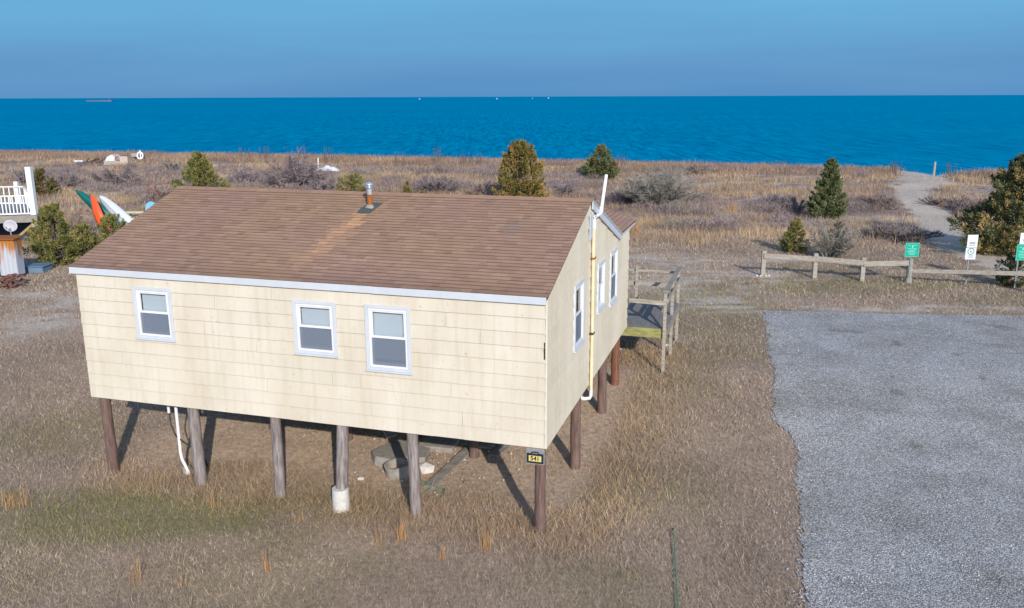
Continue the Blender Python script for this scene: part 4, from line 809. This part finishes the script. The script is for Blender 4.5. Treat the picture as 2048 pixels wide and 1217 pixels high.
# orange broomsedge clumps
def sedge(px,py,hp,n,wd,label,sp=.12):
    loc=g(px,py); D=math.hypot(loc[0],loc[1]); H=hp/FPX*D*1.05
    a=rng.uniform(0,6.28,n); r=rng.uniform(0,sp,n); x=np.cos(a)*r; y=np.sin(a)*r; h=H*rng.uniform(.35,1,n); lean=rng.uniform(0,.32,n)
    c=pal([(.62,.37,.17),(.52,.30,.14),(.70,.47,.26),(.45,.29,.17)],[2,2,1,1.5],n)*rng.uniform(.8,1.1,(n,1))
    o=blades('grass_clump',x,y,h,rng.uniform(.4,.8,n)*wd,lean,c,'',True,z=np.zeros(n),kind=None); o.location=loc
    tag(o,label,'grass clump','orange dry grass clumps')
sedge(803,1080,64,60,.012,'bright orange grass clump in front of the post right of the collar')
sedge(757,1092,72,26,.009,'thin orange grass clump right below the concrete collar')
sedge(970,1100,62,40,.011,'narrow bright orange grass clump left of the number sign post')
sedge(886,1120,52,26,.010,'orange grass clump in the middle of three before the house',.1)
sedge(532,1144,60,32,.010,'orange grass clump at the bottom of the lawn below the third post')
sedge(278,1166,72,28,.010,'tall sparse orange grass clump near the bottom left',.2)
sedge(365,1172,30,16,.010,'short orange grass clump at the bottom edge of the lawn')
sedge(600,1045,40,22,.009,'orange grass clump left of the concrete collar')
sedge(428,1014,56,26,.010,'orange grass clump beside the second post from the left')
sedge(26,1012,36,90,.012,'broad orange grass clump at the left edge of the lawn',.35)
sedge(1272,470,34,90,.02,'orange grass clump right of the rear eave',.35); sedge(1462,428,30,80,.03,'orange grass clump in the open dune right of the grey bush',.5); sedge(1655,438,18,40,.03,'short pale clump at the foot of the conical cedar',.4)
# ------------------------------------------------------------ rail fence by the lot
fe=empty('rail_fence',g(1525,552),label='low weathered grey timber rail fence beyond the gravel lot',cat='fence'); fo=Vector(fe.location)
FPs=[(1525,552,502),(1628,557,507),(1723,563,516),(1816,566,517)]
fp=[g(a,b) for a,b,_ in FPs]; tops=[aty(c[0],c[2],p[1])[2] for c,p in zip(FPs,fp)]
for i,(p,t) in enumerate(zip(fp,tops)):
    q=Vector(p)-fo; mb=MB(); mb.box((q.x-.09,q.y-.08,q.z-.3),(q.x+.09,q.y+.08,t-fo.z-(.0 if i<3 else .03))); mb.build('post',M['wood_rail'],fe,bevel=.015)
for i in range(3):
    a=Vector(fp[i])-fo; b=Vector(fp[i+1])-fo; a.z=tops[i]-fo.z-.20-.02*i; b.z=tops[i+1]-fo.z-.24+.03*i; a.y-=.11; b.y-=.11; a.x-=.02; b.x+=.03 if i<2 else -.1
    mb=MB(); mb.bar(a,b,.07,.22); mb.build('rail',M['wood_rail'],fe,bevel=.012)
e5=g(2052,585); a=Vector(fp[3])-fo; a.z=aty(1824,542,fp[3][1])[2]-fo.z; b=Vector(e5)-fo; b.z=aty(2052,548,e5[1])[2]-fo.z; mb=MB(); mb.bar(a+Vector((.1,-.02,0)),b,.07,.17); o=mb.build('rail',M['wood_rail'],fe,bevel=.012); o['label']='lower single rail on the right'
mb=MB(); mb.box((b.x-.08,b.y-.08,b.z-1.0),(b.x+.08,b.y+.08,b.z+.1)); mb.build('post',M['wood_rail'],fe,bevel=.015)
mb=MB(); q=Vector(fp[3])-fo; mb.box((q.x-.12,q.y-.11,q.z-.05),(q.x+.12,q.y+.11,q.z+.22)); mb.build('post_footing',M['concrete_old'],fe,bevel=.03)
for dx_ in (-.28,-.12,.1,.24): 
    mb=MB(); mb.lump((0,0,.03),(.06,.05,.045),1,.2); o=mb.build('white_stone',M['stone']); o.location=(fp[0][0]+dx_,fp[0][1]-.2+abs(dx_)*.3,fp[0][2]); tag(o,'small white stone at the foot of the leftmost fence post','stone','white stones round the leftmost fence post')
# signs
def signpost(nm,px,py,label,plates,D=None,post_r=.03,rz=0.0,top=None):
    loc=g(px,py) if D is None else D; r=empty(nm,loc,rz,label=label,cat='sign'); lx0=0
    ztop=top-loc[2]
    mb=MB(); mb.box((-post_r,-.012,-.2),(post_r,.02,ztop)); mb.box((-post_r,-.03,-.2),(-post_r+.008,-.012,ztop)); mb.box((post_r-.008,-.03,-.2),(post_r,-.012,ztop)); mb.build('post',M['steel'],r)
    for (w_,z0,z1,mt,mk,dx_) in plates:
        mb=MB(); mb.box((dx_-w_/2,-.046,z0-loc[2]),(dx_+w_/2,-.036,z1-loc[2])); p=mb.build('sign_panel',M[mt],r,bevel=.003)
        mk(p,w_,z0-loc[2],z1-loc[2],dx_)
    return r
def strokes(p,m_,rows):
    mb=MB()
    for x0,x1,z0,z1 in rows: mb.box((x0,-.051,z0),(x1,-.047,z1))
    mb.build('lettering',M[m_],p)
def mk_green(p,w_,z0,z1,dx_):
    h=z1-z0; rows=[(dx_-w_*a,dx_+w_*b,z0+h*c,z0+h*(c+.035)) for a,b,c in ((.30,-.12,.80),(.05,.30,.80),(.34,.34,.56),(.25,.28,.46),(.34,.2,.36),(.3,.34,.26),(.2,.2,.16))]
    strokes(p,'ink_pale',rows); mb=MB(); t=.012
    for a,b in (((dx_-w_/2+.01,z0+.01),(dx_+w_/2-.01,z0+.02)),((dx_-w_/2+.01,z1-.02),(dx_+w_/2-.01,z1-.01)),((dx_-w_/2+.01,z0+.021),(dx_-w_/2+.02,z1-.021)),((dx_+w_/2-.02,z0+.021),(dx_+w_/2-.01,z1-.021))): mb.box((a[0],-.0505,a[1]),(b[0],-.047,b[1]))
    mb.build('border',M['ink_pale'],p); mb=MB(); mb.prism([(dx_-.035,-.05,z0+h*.68),(dx_+.035,-.05,z0+h*.68),(dx_,-.05,z0+h*.78)],(0,.003,0)); mb.build('emblem',M['sign_white'],p)
def mk_text(p,w_,z0,z1,dx_):
    h=z1-z0; strokes(p,'ink',[(dx_-w_*.28,dx_+w_*.28,z0+h*c,z0+h*(c+.03)) for c in (.40,.34,.28,.16)]); mb=MB(); mb.box((dx_-w_/2-.004,-.05,z1),(dx_+w_/2+.004,-.03,z1+.03)); mb.build('top_edge',M['ink'],p)
def mk_ring(p,w_,z0,z1,dx_):
    h=z1-z0; cz=z0+h*.70; mb=MB(); n=24; R0,R1=w_*.32,w_*.25
    vs=[(dx_+math.cos(6.2832*k/n)*r_,y_,cz+math.sin(6.2832*k/n)*r_) for y_ in (-.051,-.047) for r_ in (R0,R1) for k in range(n)]
    fs=[(k,(k+1)%n,n+(k+1)%n,n+k) for k in range(n)]+[(k,2*n+k,2*n+(k+1)%n,(k+1)%n) for k in range(n)]+[(n+k,n+(k+1)%n,3*n+(k+1)%n,3*n+k) for k in range(n)]
    mb.add(vs,fs); mb.build('green_ring',M['ink_green'],p)
    mb=MB(); mb.bar((dx_-w_*.07,-.049,cz-w_*.16),(dx_-w_*.05,-.049,cz+w_*.17),.004,.02); mb.bar((dx_-w_*.05,-.049,cz+.01),(dx_+w_*.10,-.049,cz-w_*.13),.004,.02); mb.bar((dx_+w_*.02,-.049,cz+w_*.06),(dx_+w_*.12,-.049,cz-w_*.02),.004,.014); mb.build('symbol',M['ink'],p)
    strokes(p,'ink',[(dx_-w_*.26,dx_+w_*.26,z0+h*c,z0+h*(c+.02)) for c in (.34,.28,.20,.13)])
    mb=MB(); mb.box((dx_-w_/2,-.05,z1-.004),(dx_+w_/2,-.047,z1+.012)); mb.build('top_edge',M['ink'],p)
p3=fp[3]; d=.12; Y0=p3[1]-d
A=aty(1812,486,Y0); B=aty(1836,514,Y0); cx=aty(1824,500,Y0)[0]
signpost('green_sign',0,0,'green rectangular sign mounted on the rail fence post',[(B[0]-A[0]+.02,B[2],A[2],'sign_green',mk_green,0)],D=(cx,Y0+.03,p3[2]),top=A[2]-.02)
s2=g(1931,570); T=aty(1940,470,s2[1]); Mz=aty(1938,496,s2[1])[2]; Bz=aty(1936,519,s2[1])[2]
signpost('white_sign',1931,570,'two stacked white notices on a metal post in front of the big cedar',[(.42,Mz+.012,T[2],'sign_white',mk_text,.05),(.43,Bz,Mz,'sign_white',mk_ring,.03)],top=T[2]-.02)
s3=g(2028,577); T=aty(2028,466,s3[1]); Mz=aty(2028,489,s3[1])[2]; Bz=aty(2027,521,s3[1])[2]
signpost('green_white_sign',2028,577,'white over green sign pair on a post at the right edge',[(.5,Mz+.012,T[2],'sign_white',mk_text,.2),(.5,Bz,Mz,'sign_green',mk_green,.12)],top=T[2]-.02)
# posts and poles in the dunes
def pole(px,py,ptop,r,m_,label,nm='wooden_post',cat='post'):
    a=g(px,py); t=aty(px,ptop,a[1])[2]-a[2]; mb=MB(); mb.tube([(0,0,-.3),(0,0,t*.5),(.01,0,t)],[r,r,r*.9],8); o=mb.build(nm,M[m_],smooth=True); o.location=a; return tag(o,label,cat)
pole(1867,354,324,.11,'wood_rail','pale timber post beside the path opening at the shore')
pole(637,338,316,.06,'pvc','white pole standing in the far grass left of the white tarpaulin','marker_pole','pole')
pole(369,392,358,.07,'wood_grey','grey post in front of the wide cedar at the roof end')
a=g(98,438); mb=MB(); mb.tube([(0,0,0),(.5,.0,1.0),(.95,0,1.9)],.02,6); o=mb.build('leaning_pole',M['steel']); o.location=a; tag(o,'thin grey pole leaning between the white deck post and the green kayak','pole')
# white tarpaulin
a=g(655,350); mb=MB(); W_=46/FPX*math.hypot(a[0],a[1])/2; n=18; m_=6
vs=[(W_*(2*i/n-1),.6*(2*j/m_-1),max(.0,(.15+.42*(.4+.6*vn(i*.5,j*.5,401)))*math.sin(math.pi*i/n)**.6*math.sin(math.pi*(j+.3)/(m_+.6))+.02)) for j in range(m_+1) for i in range(n+1)]
fs=[(j*(n+1)+i,j*(n+1)+i+1,(j+1)*(n+1)+i+1,(j+1)*(n+1)+i) for j in range(m_) for i in range(n)]; mb.add(vs,fs); o=mb.build('tarpaulin',M['tarp']); o.location=(a[0],a[1],a[2]+.35); tag(o,'crumpled white tarpaulin lying in the far dune grass','tarpaulin')
# debris near the shore on the left
def at_(px,py,pt): a=g(px,py); return a,aty(px,pt,a[1])[2]-a[2],math.hypot(a[0],a[1])/FPX
a,h,s=at_(160,330,320); mb=MB(); w_=7.5*s; mb.box((-w_,-.3,.3),(w_,.3,h)); mb.box((-w_*1.05,-.32,h-.12),(w_*1.05,.32,h)); o=mb.build('cooler_box',M['tarp'],bevel=.03); o.location=a; tag(o,'small white box in the far grass, leftmost of the shore debris','box')
a,h,s=at_(195,330,316); mb=MB()
for k in range(9): x0=random.uniform(-22,6)*s; mb.tube([(x0,random.uniform(-.4,.4),.3),(x0+random.uniform(8,22)*s,random.uniform(-.4,.4),.3+random.uniform(0,.55))],random.uniform(.04,.1),6)
o=mb.build('driftwood_pile',M['drift']); o.location=a; tag(o,'dark driftwood pile near the shore right of the white box','driftwood')
a,h,s=at_(230,330,309); r=empty('fishing_shack',a,label='low grey hut with a white tent like top near the shore',cat='hut')
mb=MB(); mb.box((-14*s,-.8,.0),(15*s,.8,h*.42)); mb.build('base',M['boxgrey'],r,bevel=.03)
mb=MB(); mb.prism([(-12*s,-.7,h*.42),(8*s,-.7,h*.42),(5*s,-.7,h*.85),(0,-.7,h),(-8*s,-.7,h*.78)],(0,1.4,0)); mb.build('canvas_top',M['tarp'],r)
mb=MB(); mb.bar((6*s,-.75,h*.4),(9*s,-.75,h*1.15),.06,.08); mb.bar((8*s,-.75,h*.5),(13*s,-.75,h*.85),.06,.12); mb.build('red_plank',mat('faded_red',(.42,.17,.17),.9,.1,4),r)
a,h,s=at_(252,329,312); mb=MB(); mb.box((-7*s,-.5,0),(7*s,.5,h)); mb.box((-7.4*s,-.53,h-.08),(7.4*s,.53,h)); o=mb.build('wooden_crate',mat('pale_crate',(.50,.42,.37),.9,.08,4),bevel=.03); o.location=a; tag(o,'pale square crate right of the low grey hut','crate')
a,h,s=at_(268,323,308); mb=MB(); mb.box((-12*s,-.4,h*.5),(10*s,.4,h*.95)); mb.box((-10*s,-.3,0),(-9*s,.3,h*.5)); mb.box((8*s,-.3,0),(9*s,.3,h*.5)); o=mb.build('grey_bench',M['boxgrey'],bevel=.02); o.location=(a[0],a[1]+1.5,a[2]); tag(o,'long grey bench behind the pale square crate','bench')
a,h,s=at_(282,322,301); r=empty('life_ring_post',a,label='white post carrying a round life ring near the shore',cat='post')
mb=MB(); mb.tube([(0,0,0),(0,0,h)],.07,8); mb.build('post',M['pvc'],r)
mb=MB(); n=20; mb.tube([(math.cos(6.2832*k/n)*5*s,-.12,h*.5+math.sin(6.2832*k/n)*6*s) for k in range(n+1)],.09,7,cap=False); mb.build('ring',M['pvc'],r,smooth=True)
# ------------------------------------------------------------ neighbour's deck at the left edge
b0=g(72,492); D=b0[1]; s=D/FPX; dk2=empty('raised_deck',b0,label='raised deck with white baluster railing at the left edge',cat='deck')
def P(px,py,dy=0): q=aty(px,py,D+dy); return Vector((q[0]-b0[0],q[1]-b0[1],q[2]-b0[2]))
mb=MB(); a=P(66,436); mb.tube([(a.x-.05,.02,-.3),(a.x+.02,0,a.z)],.13,10); mb.tube([(a.x-1.9,-.6,-.3),(a.x-1.9,-.6,a.z)],.13,10); mb.tube([(a.x-3.0,3,-.3),(a.x-3,3,a.z)],.13,10); mb.build('pile',M['wood_rail'],dk2,smooth=True)
mb=MB(); c=P(76,430); bz=c.z; L0=-5.2
mb.prism([(c.x,-.15,bz-.36),(c.x,-.15,bz),(L0,-1.5,bz),(L0,-1.5,bz-.36)],(0,.12,0)); mb.prism([(c.x,-.15,bz-.36),(c.x,-.15,bz),(c.x-3.0,4.6,bz),(c.x-3.0,4.6,bz-.36)],(-.12,0,0)); mb.build('rim_joist',M['wood_grey'],dk2)
mb=MB(); mb.prism([(c.x-.1,-.1,bz-.04),(L0,-1.4,bz-.04),(L0,4.6,bz-.04),(c.x-3.1,4.6,bz-.04)],(0,0,.05)); mb.build('floor',M['wood_deck'],dk2)
tall=P(66,334); mb=MB(); x0=c.x-.16; mb.box((x0-.14,-.16,bz+.012),(x0+.14,.12,tall.z)); mb.build('corner_post',M['rail_white'],dk2,bevel=.01)
def railing(A,B,z0,z1,nb):
    mb=MB(); A=Vector(A); B=Vector(B); up=Vector((0,0,1)); mb.bar(A+up*z1,B+up*z1,.09,.06); mb.bar(A+up*(z0+.09),B+up*(z0+.09),.05,.07); mb.build('rail',M['rail_white'],dk2)
    for k in range(nb):
        p=A.lerp(B,(k+.7)/nb); mb=MB(); mb.box((p.x-.028,p.y-.02,z0+.126),(p.x+.028,p.y+.02,z1-.031)); mb.build('baluster',M['rail_white'],dk2)
railing((x0-.12,-.12,0),(L0,-1.42,0),bz,bz+1.02,32); railing((x0-2.9,4.4,0),(L0,4.4,0),bz,bz+1.02,8); railing((x0-.15,.15,0),(x0-2.85,4.35,0),bz,bz+1.02,8)
mb=MB(); mb.box((L0+1.9,4.46,bz+.012),(L0+2.1,4.66,bz+1.3)); mb.build('inner_post',M['rail_white'],dk2)
q=P(70,448); mb=MB(); mb.bar((q.x-.15,.1,bz-.5),(q.x-1.35,.1,.2),.1,.12); mb.build('brace',mat('yellow_wood',(.36,.28,.13),.9,.15,4),dk2)
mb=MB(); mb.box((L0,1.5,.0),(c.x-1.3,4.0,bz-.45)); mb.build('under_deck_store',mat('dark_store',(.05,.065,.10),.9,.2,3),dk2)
# rusty tin box with a dish behind
b1=g(30,557); s=b1[1]/FPX; t0=empty('tin_shed',b1,label='small rust streaked white tin shed at the left edge',cat='shed')
zt_=aty(30,480,b1[1])[2]-b1[2]; x1_=8*s
m,n,p=nodes('rusty_tin',.55,.3); tcn=n.nodes.new('ShaderNodeTexCoord'); mp_=n.nodes.new('ShaderNodeMapping'); mp_.inputs['Scale'].default_value=(5,5,.7); n.links.new(tcn.outputs['Object'],mp_.inputs[0]); z_=n.nodes.new('ShaderNodeTexNoise'); z_.inputs['Scale'].default_value=1.0; z_.inputs['Detail'].default_value=6; n.links.new(mp_.outputs[0],z_.inputs[0])
sp=n.nodes.new('ShaderNodeSeparateXYZ'); n.links.new(tcn.outputs['Object'],sp.inputs[0]); md=n.nodes.new('ShaderNodeMath'); md.operation='MULTIPLY_ADD'; md.inputs[1].default_value=.32; md.inputs[2].default_value=-.28; n.links.new(sp.outputs['Z'],md.inputs[0]); ad_=n.nodes.new('ShaderNodeMath'); ad_.operation='ADD'; n.links.new(md.outputs[0],ad_.inputs[0]); n.links.new(z_.outputs[0],ad_.inputs[1])
r_=n.nodes.new('ShaderNodeValToRGB'); n.links.new(ad_.outputs[0],r_.inputs[0]); r_.color_ramp.elements[0].position=.52; r_.color_ramp.elements[0].color=(.46,.50,.57,1); r_.color_ramp.elements[1].position=.68; r_.color_ramp.elements[1].color=(.42,.17,.04,1); n.links.new(r_.outputs[0],p.inputs['Base Color']); M['rusty']=m
mb=MB(); xx=x1_; 
vs=[];N_=26
for k in range(N_+1):
    x_=x1_-k*.06; y_=.025*math.sin(k*math.pi/1.5); vs+=[(x_,y_,.12),(x_,y_,zt_)]
mb.add(vs,[(2*k,2*k+2,2*k+3,2*k+1) for k in range(N_)])
mb.box((x1_-N_*.06,.03,.12),(x1_,.55,zt_-.01)); mb.build('wall',M['rusty'],t0)
mb=MB(); mb.prism([(x1_+.06,-.12,zt_),(x1_+.06,.65,zt_+.06),(x1_-1.7,.65,zt_+.06),(x1_-1.7,-.12,zt_)],(0,0,.04)); mb.build('roof',M['rust'],t0)
mb=MB(); mb.box((x1_-.98,-.05,.12),(x1_-.76,-.03,zt_-.05)); mb.build('corner_gap',M['dark'],t0)
b2=g(22,575); mb=MB()
for k in range(46): 
    q=(random.uniform(-.5,.42),random.uniform(-.5,.5),0); z_=.06+random.uniform(0,.50)*(1-abs(q[0])*.9); a_=random.uniform(0,3); mb.bar((q[0],q[1],z_),(q[0]+.2*math.cos(a_),q[1]+.2*math.sin(a_),z_+random.uniform(-.03,.03)),.1,.065)
o=mb.build('brick_pile',M['brick']); o.location=b2; tag(o,'reddish brick pile in front of the tin shed','bricks')
b3=g(30,520); h1=aty(30,452,b3[1]); r=empty('satellite_dish',b3,label='round grey satellite dish on a pole under the raised deck',cat='satellite dish'); hz_=h1[2]-b3[2]
mb=MB(); mb.tube([(0,0,-.1),(-.02,0,hz_-.1)],.03,8); mb.build('mast',M['steel'],r)
mb=MB(); n=24; vs=[(0,.10,hz_)]; 
for j in (1,2,3): vs+=[(math.cos(6.2832*k/n)*.34*j/3*1.0,.10-.09*(j/3)**2,hz_+math.sin(6.2832*k/n)*.29*j/3) for k in range(n)]
fs=[(0,1+k,1+(k+1)%n) for k in range(n)]+[(1+j*n+k,1+j*n+(k+1)%n,1+(j+1)*n+(k+1)%n,1+(j+1)*n+k) for j in (0,1) for k in range(n)]
mb.add(vs,fs); o=mb.build('dish',M['dish'],r,smooth=True); o.modifiers.new('thickness','SOLIDIFY').thickness=.015
mb=MB(); mb.tube([(0,.02,hz_-.27),(0,-.32,hz_-.05)],.012,6); mb.tube([(0,-.32,hz_-.08),(0,-.36,hz_+.0)],.03,8); mb.build('receiver_arm',M['steel'],r)
# blue boat cover / pallets in the shade beside the shed
a=g(66,545); mb=MB(); mb.box((-.7,-.3,0),(.6,.6,.28)); mb.box((-.75,-.35,.281),(.65,.65,.32)); o=mb.build('low_blue_box',mat('faded_blue',(.12,.20,.30),.7,.1,3),bevel=.03); o.location=a; tag(o,'low blue grey box in the shade right of the tin shed','box')
# ------------------------------------------------------------ kayaks
def kayak(tip,low,L_,wd,m_,label,roll=0.0,cat='kayak'):
    A=Vector(low); T=Vector(tip); d=(T-A).normalized(); A=T-d*L_
    # keep the low end on the ground
    r=empty('kayak',A,label=label,cat=cat,group='kayaks leaning behind the house')
    side=d.cross(Vector((0,1,0))).normalized(); dep=d.cross(side).normalized(); n=22; k_=12; vs=[]
    if dep.y>0: dep=-dep
    side=side*math.cos(roll)+dep*math.sin(roll); dep=d.cross(side).normalized(); dep=-dep if dep.y>0 else dep
    for i in range(n+1):
        t=i/n; hw_=wd/2*max(.02,math.sin(math.pi*min(1,max(0,t)))**.62); dp=wd*.30*max(.05,math.sin(math.pi*t)**.5); c=d*(L_*t)+dep*(-.10*math.cos(2*math.pi*t)*wd)
        for j in range(k_):
            a_=2*math.pi*j/k_; cc_=math.cos(a_); ss_=math.sin(a_); vs.append(c+side*hw_*cc_+dep*dp*(ss_ if ss_>0 else ss_*.45)*(1+.10*math.cos(4*a_)))
    fs=[(i*k_+j,i*k_+(j+1)%k_,(i+1)*k_+(j+1)%k_,(i+1)*k_+j) for i in range(n) for j in range(k_)]+[tuple(range(k_-1,-1,-1)),tuple(range(n*k_,(n+1)*k_))]
    mb=MB(); mb.add(vs,fs); mb.build('hull',M[m_],r,smooth=True)
    mb=MB(); pts=[d*(L_*t)+dep*(wd*.31*max(.05,math.sin(math.pi*t)**.5)-.10*math.cos(2*math.pi*t)*wd) for t in (.08,.2,.35,.5,.65,.8,.93)]; mb.tube(pts,[.01,.03,.035,.035,.035,.03,.01],6); mb.build('keel',M[m_] if m_!='kayak_white' else M['kayak_trim'],r,smooth=True)
    mb=MB()
    for sg_ in (-1,1):
        pts=[d*(L_*t)+side*sg_*(wd/2*math.sin(math.pi*t)**.62+.004)-dep*(.10*math.cos(2*math.pi*t)*wd) for t in np.linspace(.06,.94,14)]; mb.tube(pts,.014,6)
    mb.build('gunwale',M['kayak_trim'] if m_=='kayak_white' else M[m_],r,smooth=True)
    mb=MB(); mb.tube([d*(L_*.965)+side*.05,d*(L_*.995)+dep*.05,d*(L_*.965)-side*.05],.010,6); mb.build('carry_handle',M['cable'],r)
    return r
KY=50.5
kayak(aty(196,391,KY),aty(264,450,KY-.6),3.5,.70,'kayak_white','white kayak leaning tip up at the left roof edge')
kayak(aty(180,389,KY-.8),aty(217,470,KY-1.2),3.0,.66,'kayak_orange','bright orange kayak leaning between the green and white ones',roll=-.35)
kayak(aty(149,380,KY+.4),aty(225,437,KY+.2),3.9,.62,'kayak_green','dark green kayak behind the orange one, tip pointing left')
a=g(262,470); rk=empty('kayak_rack',a,label='timber rack holding up the leaning kayaks',cat='rack')
q0=aty(205,432,KY+.8); q1=aty(256,436,KY+.8)
mb=MB(); mb.bar(Vector(q0)-Vector(a),Vector(q1)-Vector(a),.09,.09); mb.bar(Vector((q0[0],q0[1],zt(q0[0],q0[1])-.1))-Vector(a),Vector(q0)-Vector(a),.09,.09); mb.bar(Vector((q1[0],q1[1],zt(q1[0],q1[1])-.1))-Vector(a),Vector(q1)-Vector(a),.09,.09); mb.build('frame',M['cream'],rk)
# cream picnic table
D2=53.5; a=aty(275,424,D2); gz=zt(a[0],D2); r=empty('picnic_table',(a[0],D2,gz),label='cream painted picnic table between the white kayak and the roof',cat='table'); tz=a[2]-gz
mb=MB()
for k in range(5): mb.box((-.85,-.36+k*.145,tz-.04),(.75,-.36+k*.145+.135,tz))
mb.build('table_top',M['cream'],r)
for x_ in (-.55,.45):
    for y_ in (-.38,.34):
        mb=MB(); mb.bar((x_,y_*1.6,0),(x_,y_*.5,tz-.045),.05,.12); mb.build('leg',M['cream'],r)
for y_ in (-.78,.66): mb=MB(); mb.box((-.85,y_,tz*.55),(.75,y_+.25,tz*.55+.04)); mb.build('bench',M['cream'],r)
mb=MB(); mb.box((-.60,-.7,tz*.5),(-.53,.8,tz*.55-.002)); mb.box((.42,-.7,tz*.5),(.49,.8,tz*.55-.002)); mb.build('cross_beam',M['cream'],r)
# blue garden chair
D3=55; a=aty(297,404,D3); gz=zt(a[0],D3); r=empty('garden_chair',(a[0],D3,gz),R(-12),label='light blue slatted garden chair peeking over the roof edge',cat='chair'); hz_=a[2]-gz
for k in range(7):
    x_=-.30+k*.1; hh_=hz_-.16*((k-3)/3)**2; mb=MB(); mb.prism([(x_-.044,.0,.45),(x_+.044,.0,.45),(x_*1.12+.05,.25,hh_-.03),(x_*1.12,.26,hh_),(x_*1.12-.05,.25,hh_-.03)],(0,.02,.0)); mb.build('back_slat',M['blue_paint'],r)
for k in range(5): mb=MB(); mb.box((-.32,-.5+k*.11,.38-.0*k),(.32,-.41+k*.11,.40)); mb.build('seat_slat',M['blue_paint'],r)
for sx_ in (-.36,.36): 
    mb=MB(); mb.box((sx_-.03,-.5,0),(sx_+.03,-.42,.60)); mb.build('leg',M['blue_paint'],r); mb=MB(); mb.box((sx_-.03,.0,0),(sx_+.03,.08,.60)); mb.build('leg',M['blue_paint'],r); mb=MB(); mb.box((sx_-.07,-.58,.601),(sx_+.07,.16,.625)); mb.build('armrest',M['blue_paint'],r)
# ------------------------------------------------------------ far out at sea
def seaobj(px,py): d=ray(px,py); t=(-1.15-HC)/d.z; return (d.x*t,d.y*t,-1.15)
for i,(px,py,hm,lb) in enumerate(((839,199,9,'white boat on the horizon, leftmost of the far boats'),(994,198.5,9,'white boat on the horizon, second of the far boats'),(1065,197.5,11,'slim marker boat on the horizon between the two right boats'),(1097,197,8,'white boat on the horizon, rightmost of the far boats'))):
    a=seaobj(px,py); k=math.hypot(a[0],a[1])/7000; r=empty('motor_boat',a,label=lb,cat='boat',group='boats far out on the horizon')
    L2=7*k*(.5 if i==2 else 1); mb=MB(); mb.prism([(-L2,-1.5*k,1.2*k),(L2,-1.5*k,1.6*k),(L2*.8,-1.5*k,-.3),(-L2*.9,-1.5*k,-.3)],(0,3*k,0)); mb.build('hull',M['hull'],r)
    mb=MB(); mb.box((-L2*.5,-1.1*k,1.3*k),(L2*.25,1.1*k,4.2*k)); mb.box((-L2*.1,-.2,4.2*k),(L2*.0,.2,hm*k)); mb.build('cabin',M['hull'],r)
a=seaobj(201,203.5); k=math.hypot(a[0],a[1]); r=empty('barge',a,label='long low dull purple barge far out on the left',cat='barge'); hl_=23/FPX*k
mb=MB(); mb.prism([(-hl_,-8,k*.0012),(hl_,-8,k*.0012),(hl_*.97,-8,-.5),(-hl_*.97,-8,-.5)],(0,16,0)); mb.build('hull',M['barge'],r)
mb=MB(); mb.box((hl_*.7,-5,k*.0012),(hl_*.8,5,k*.0022)); mb.build('deckhouse',M['barge'],r)
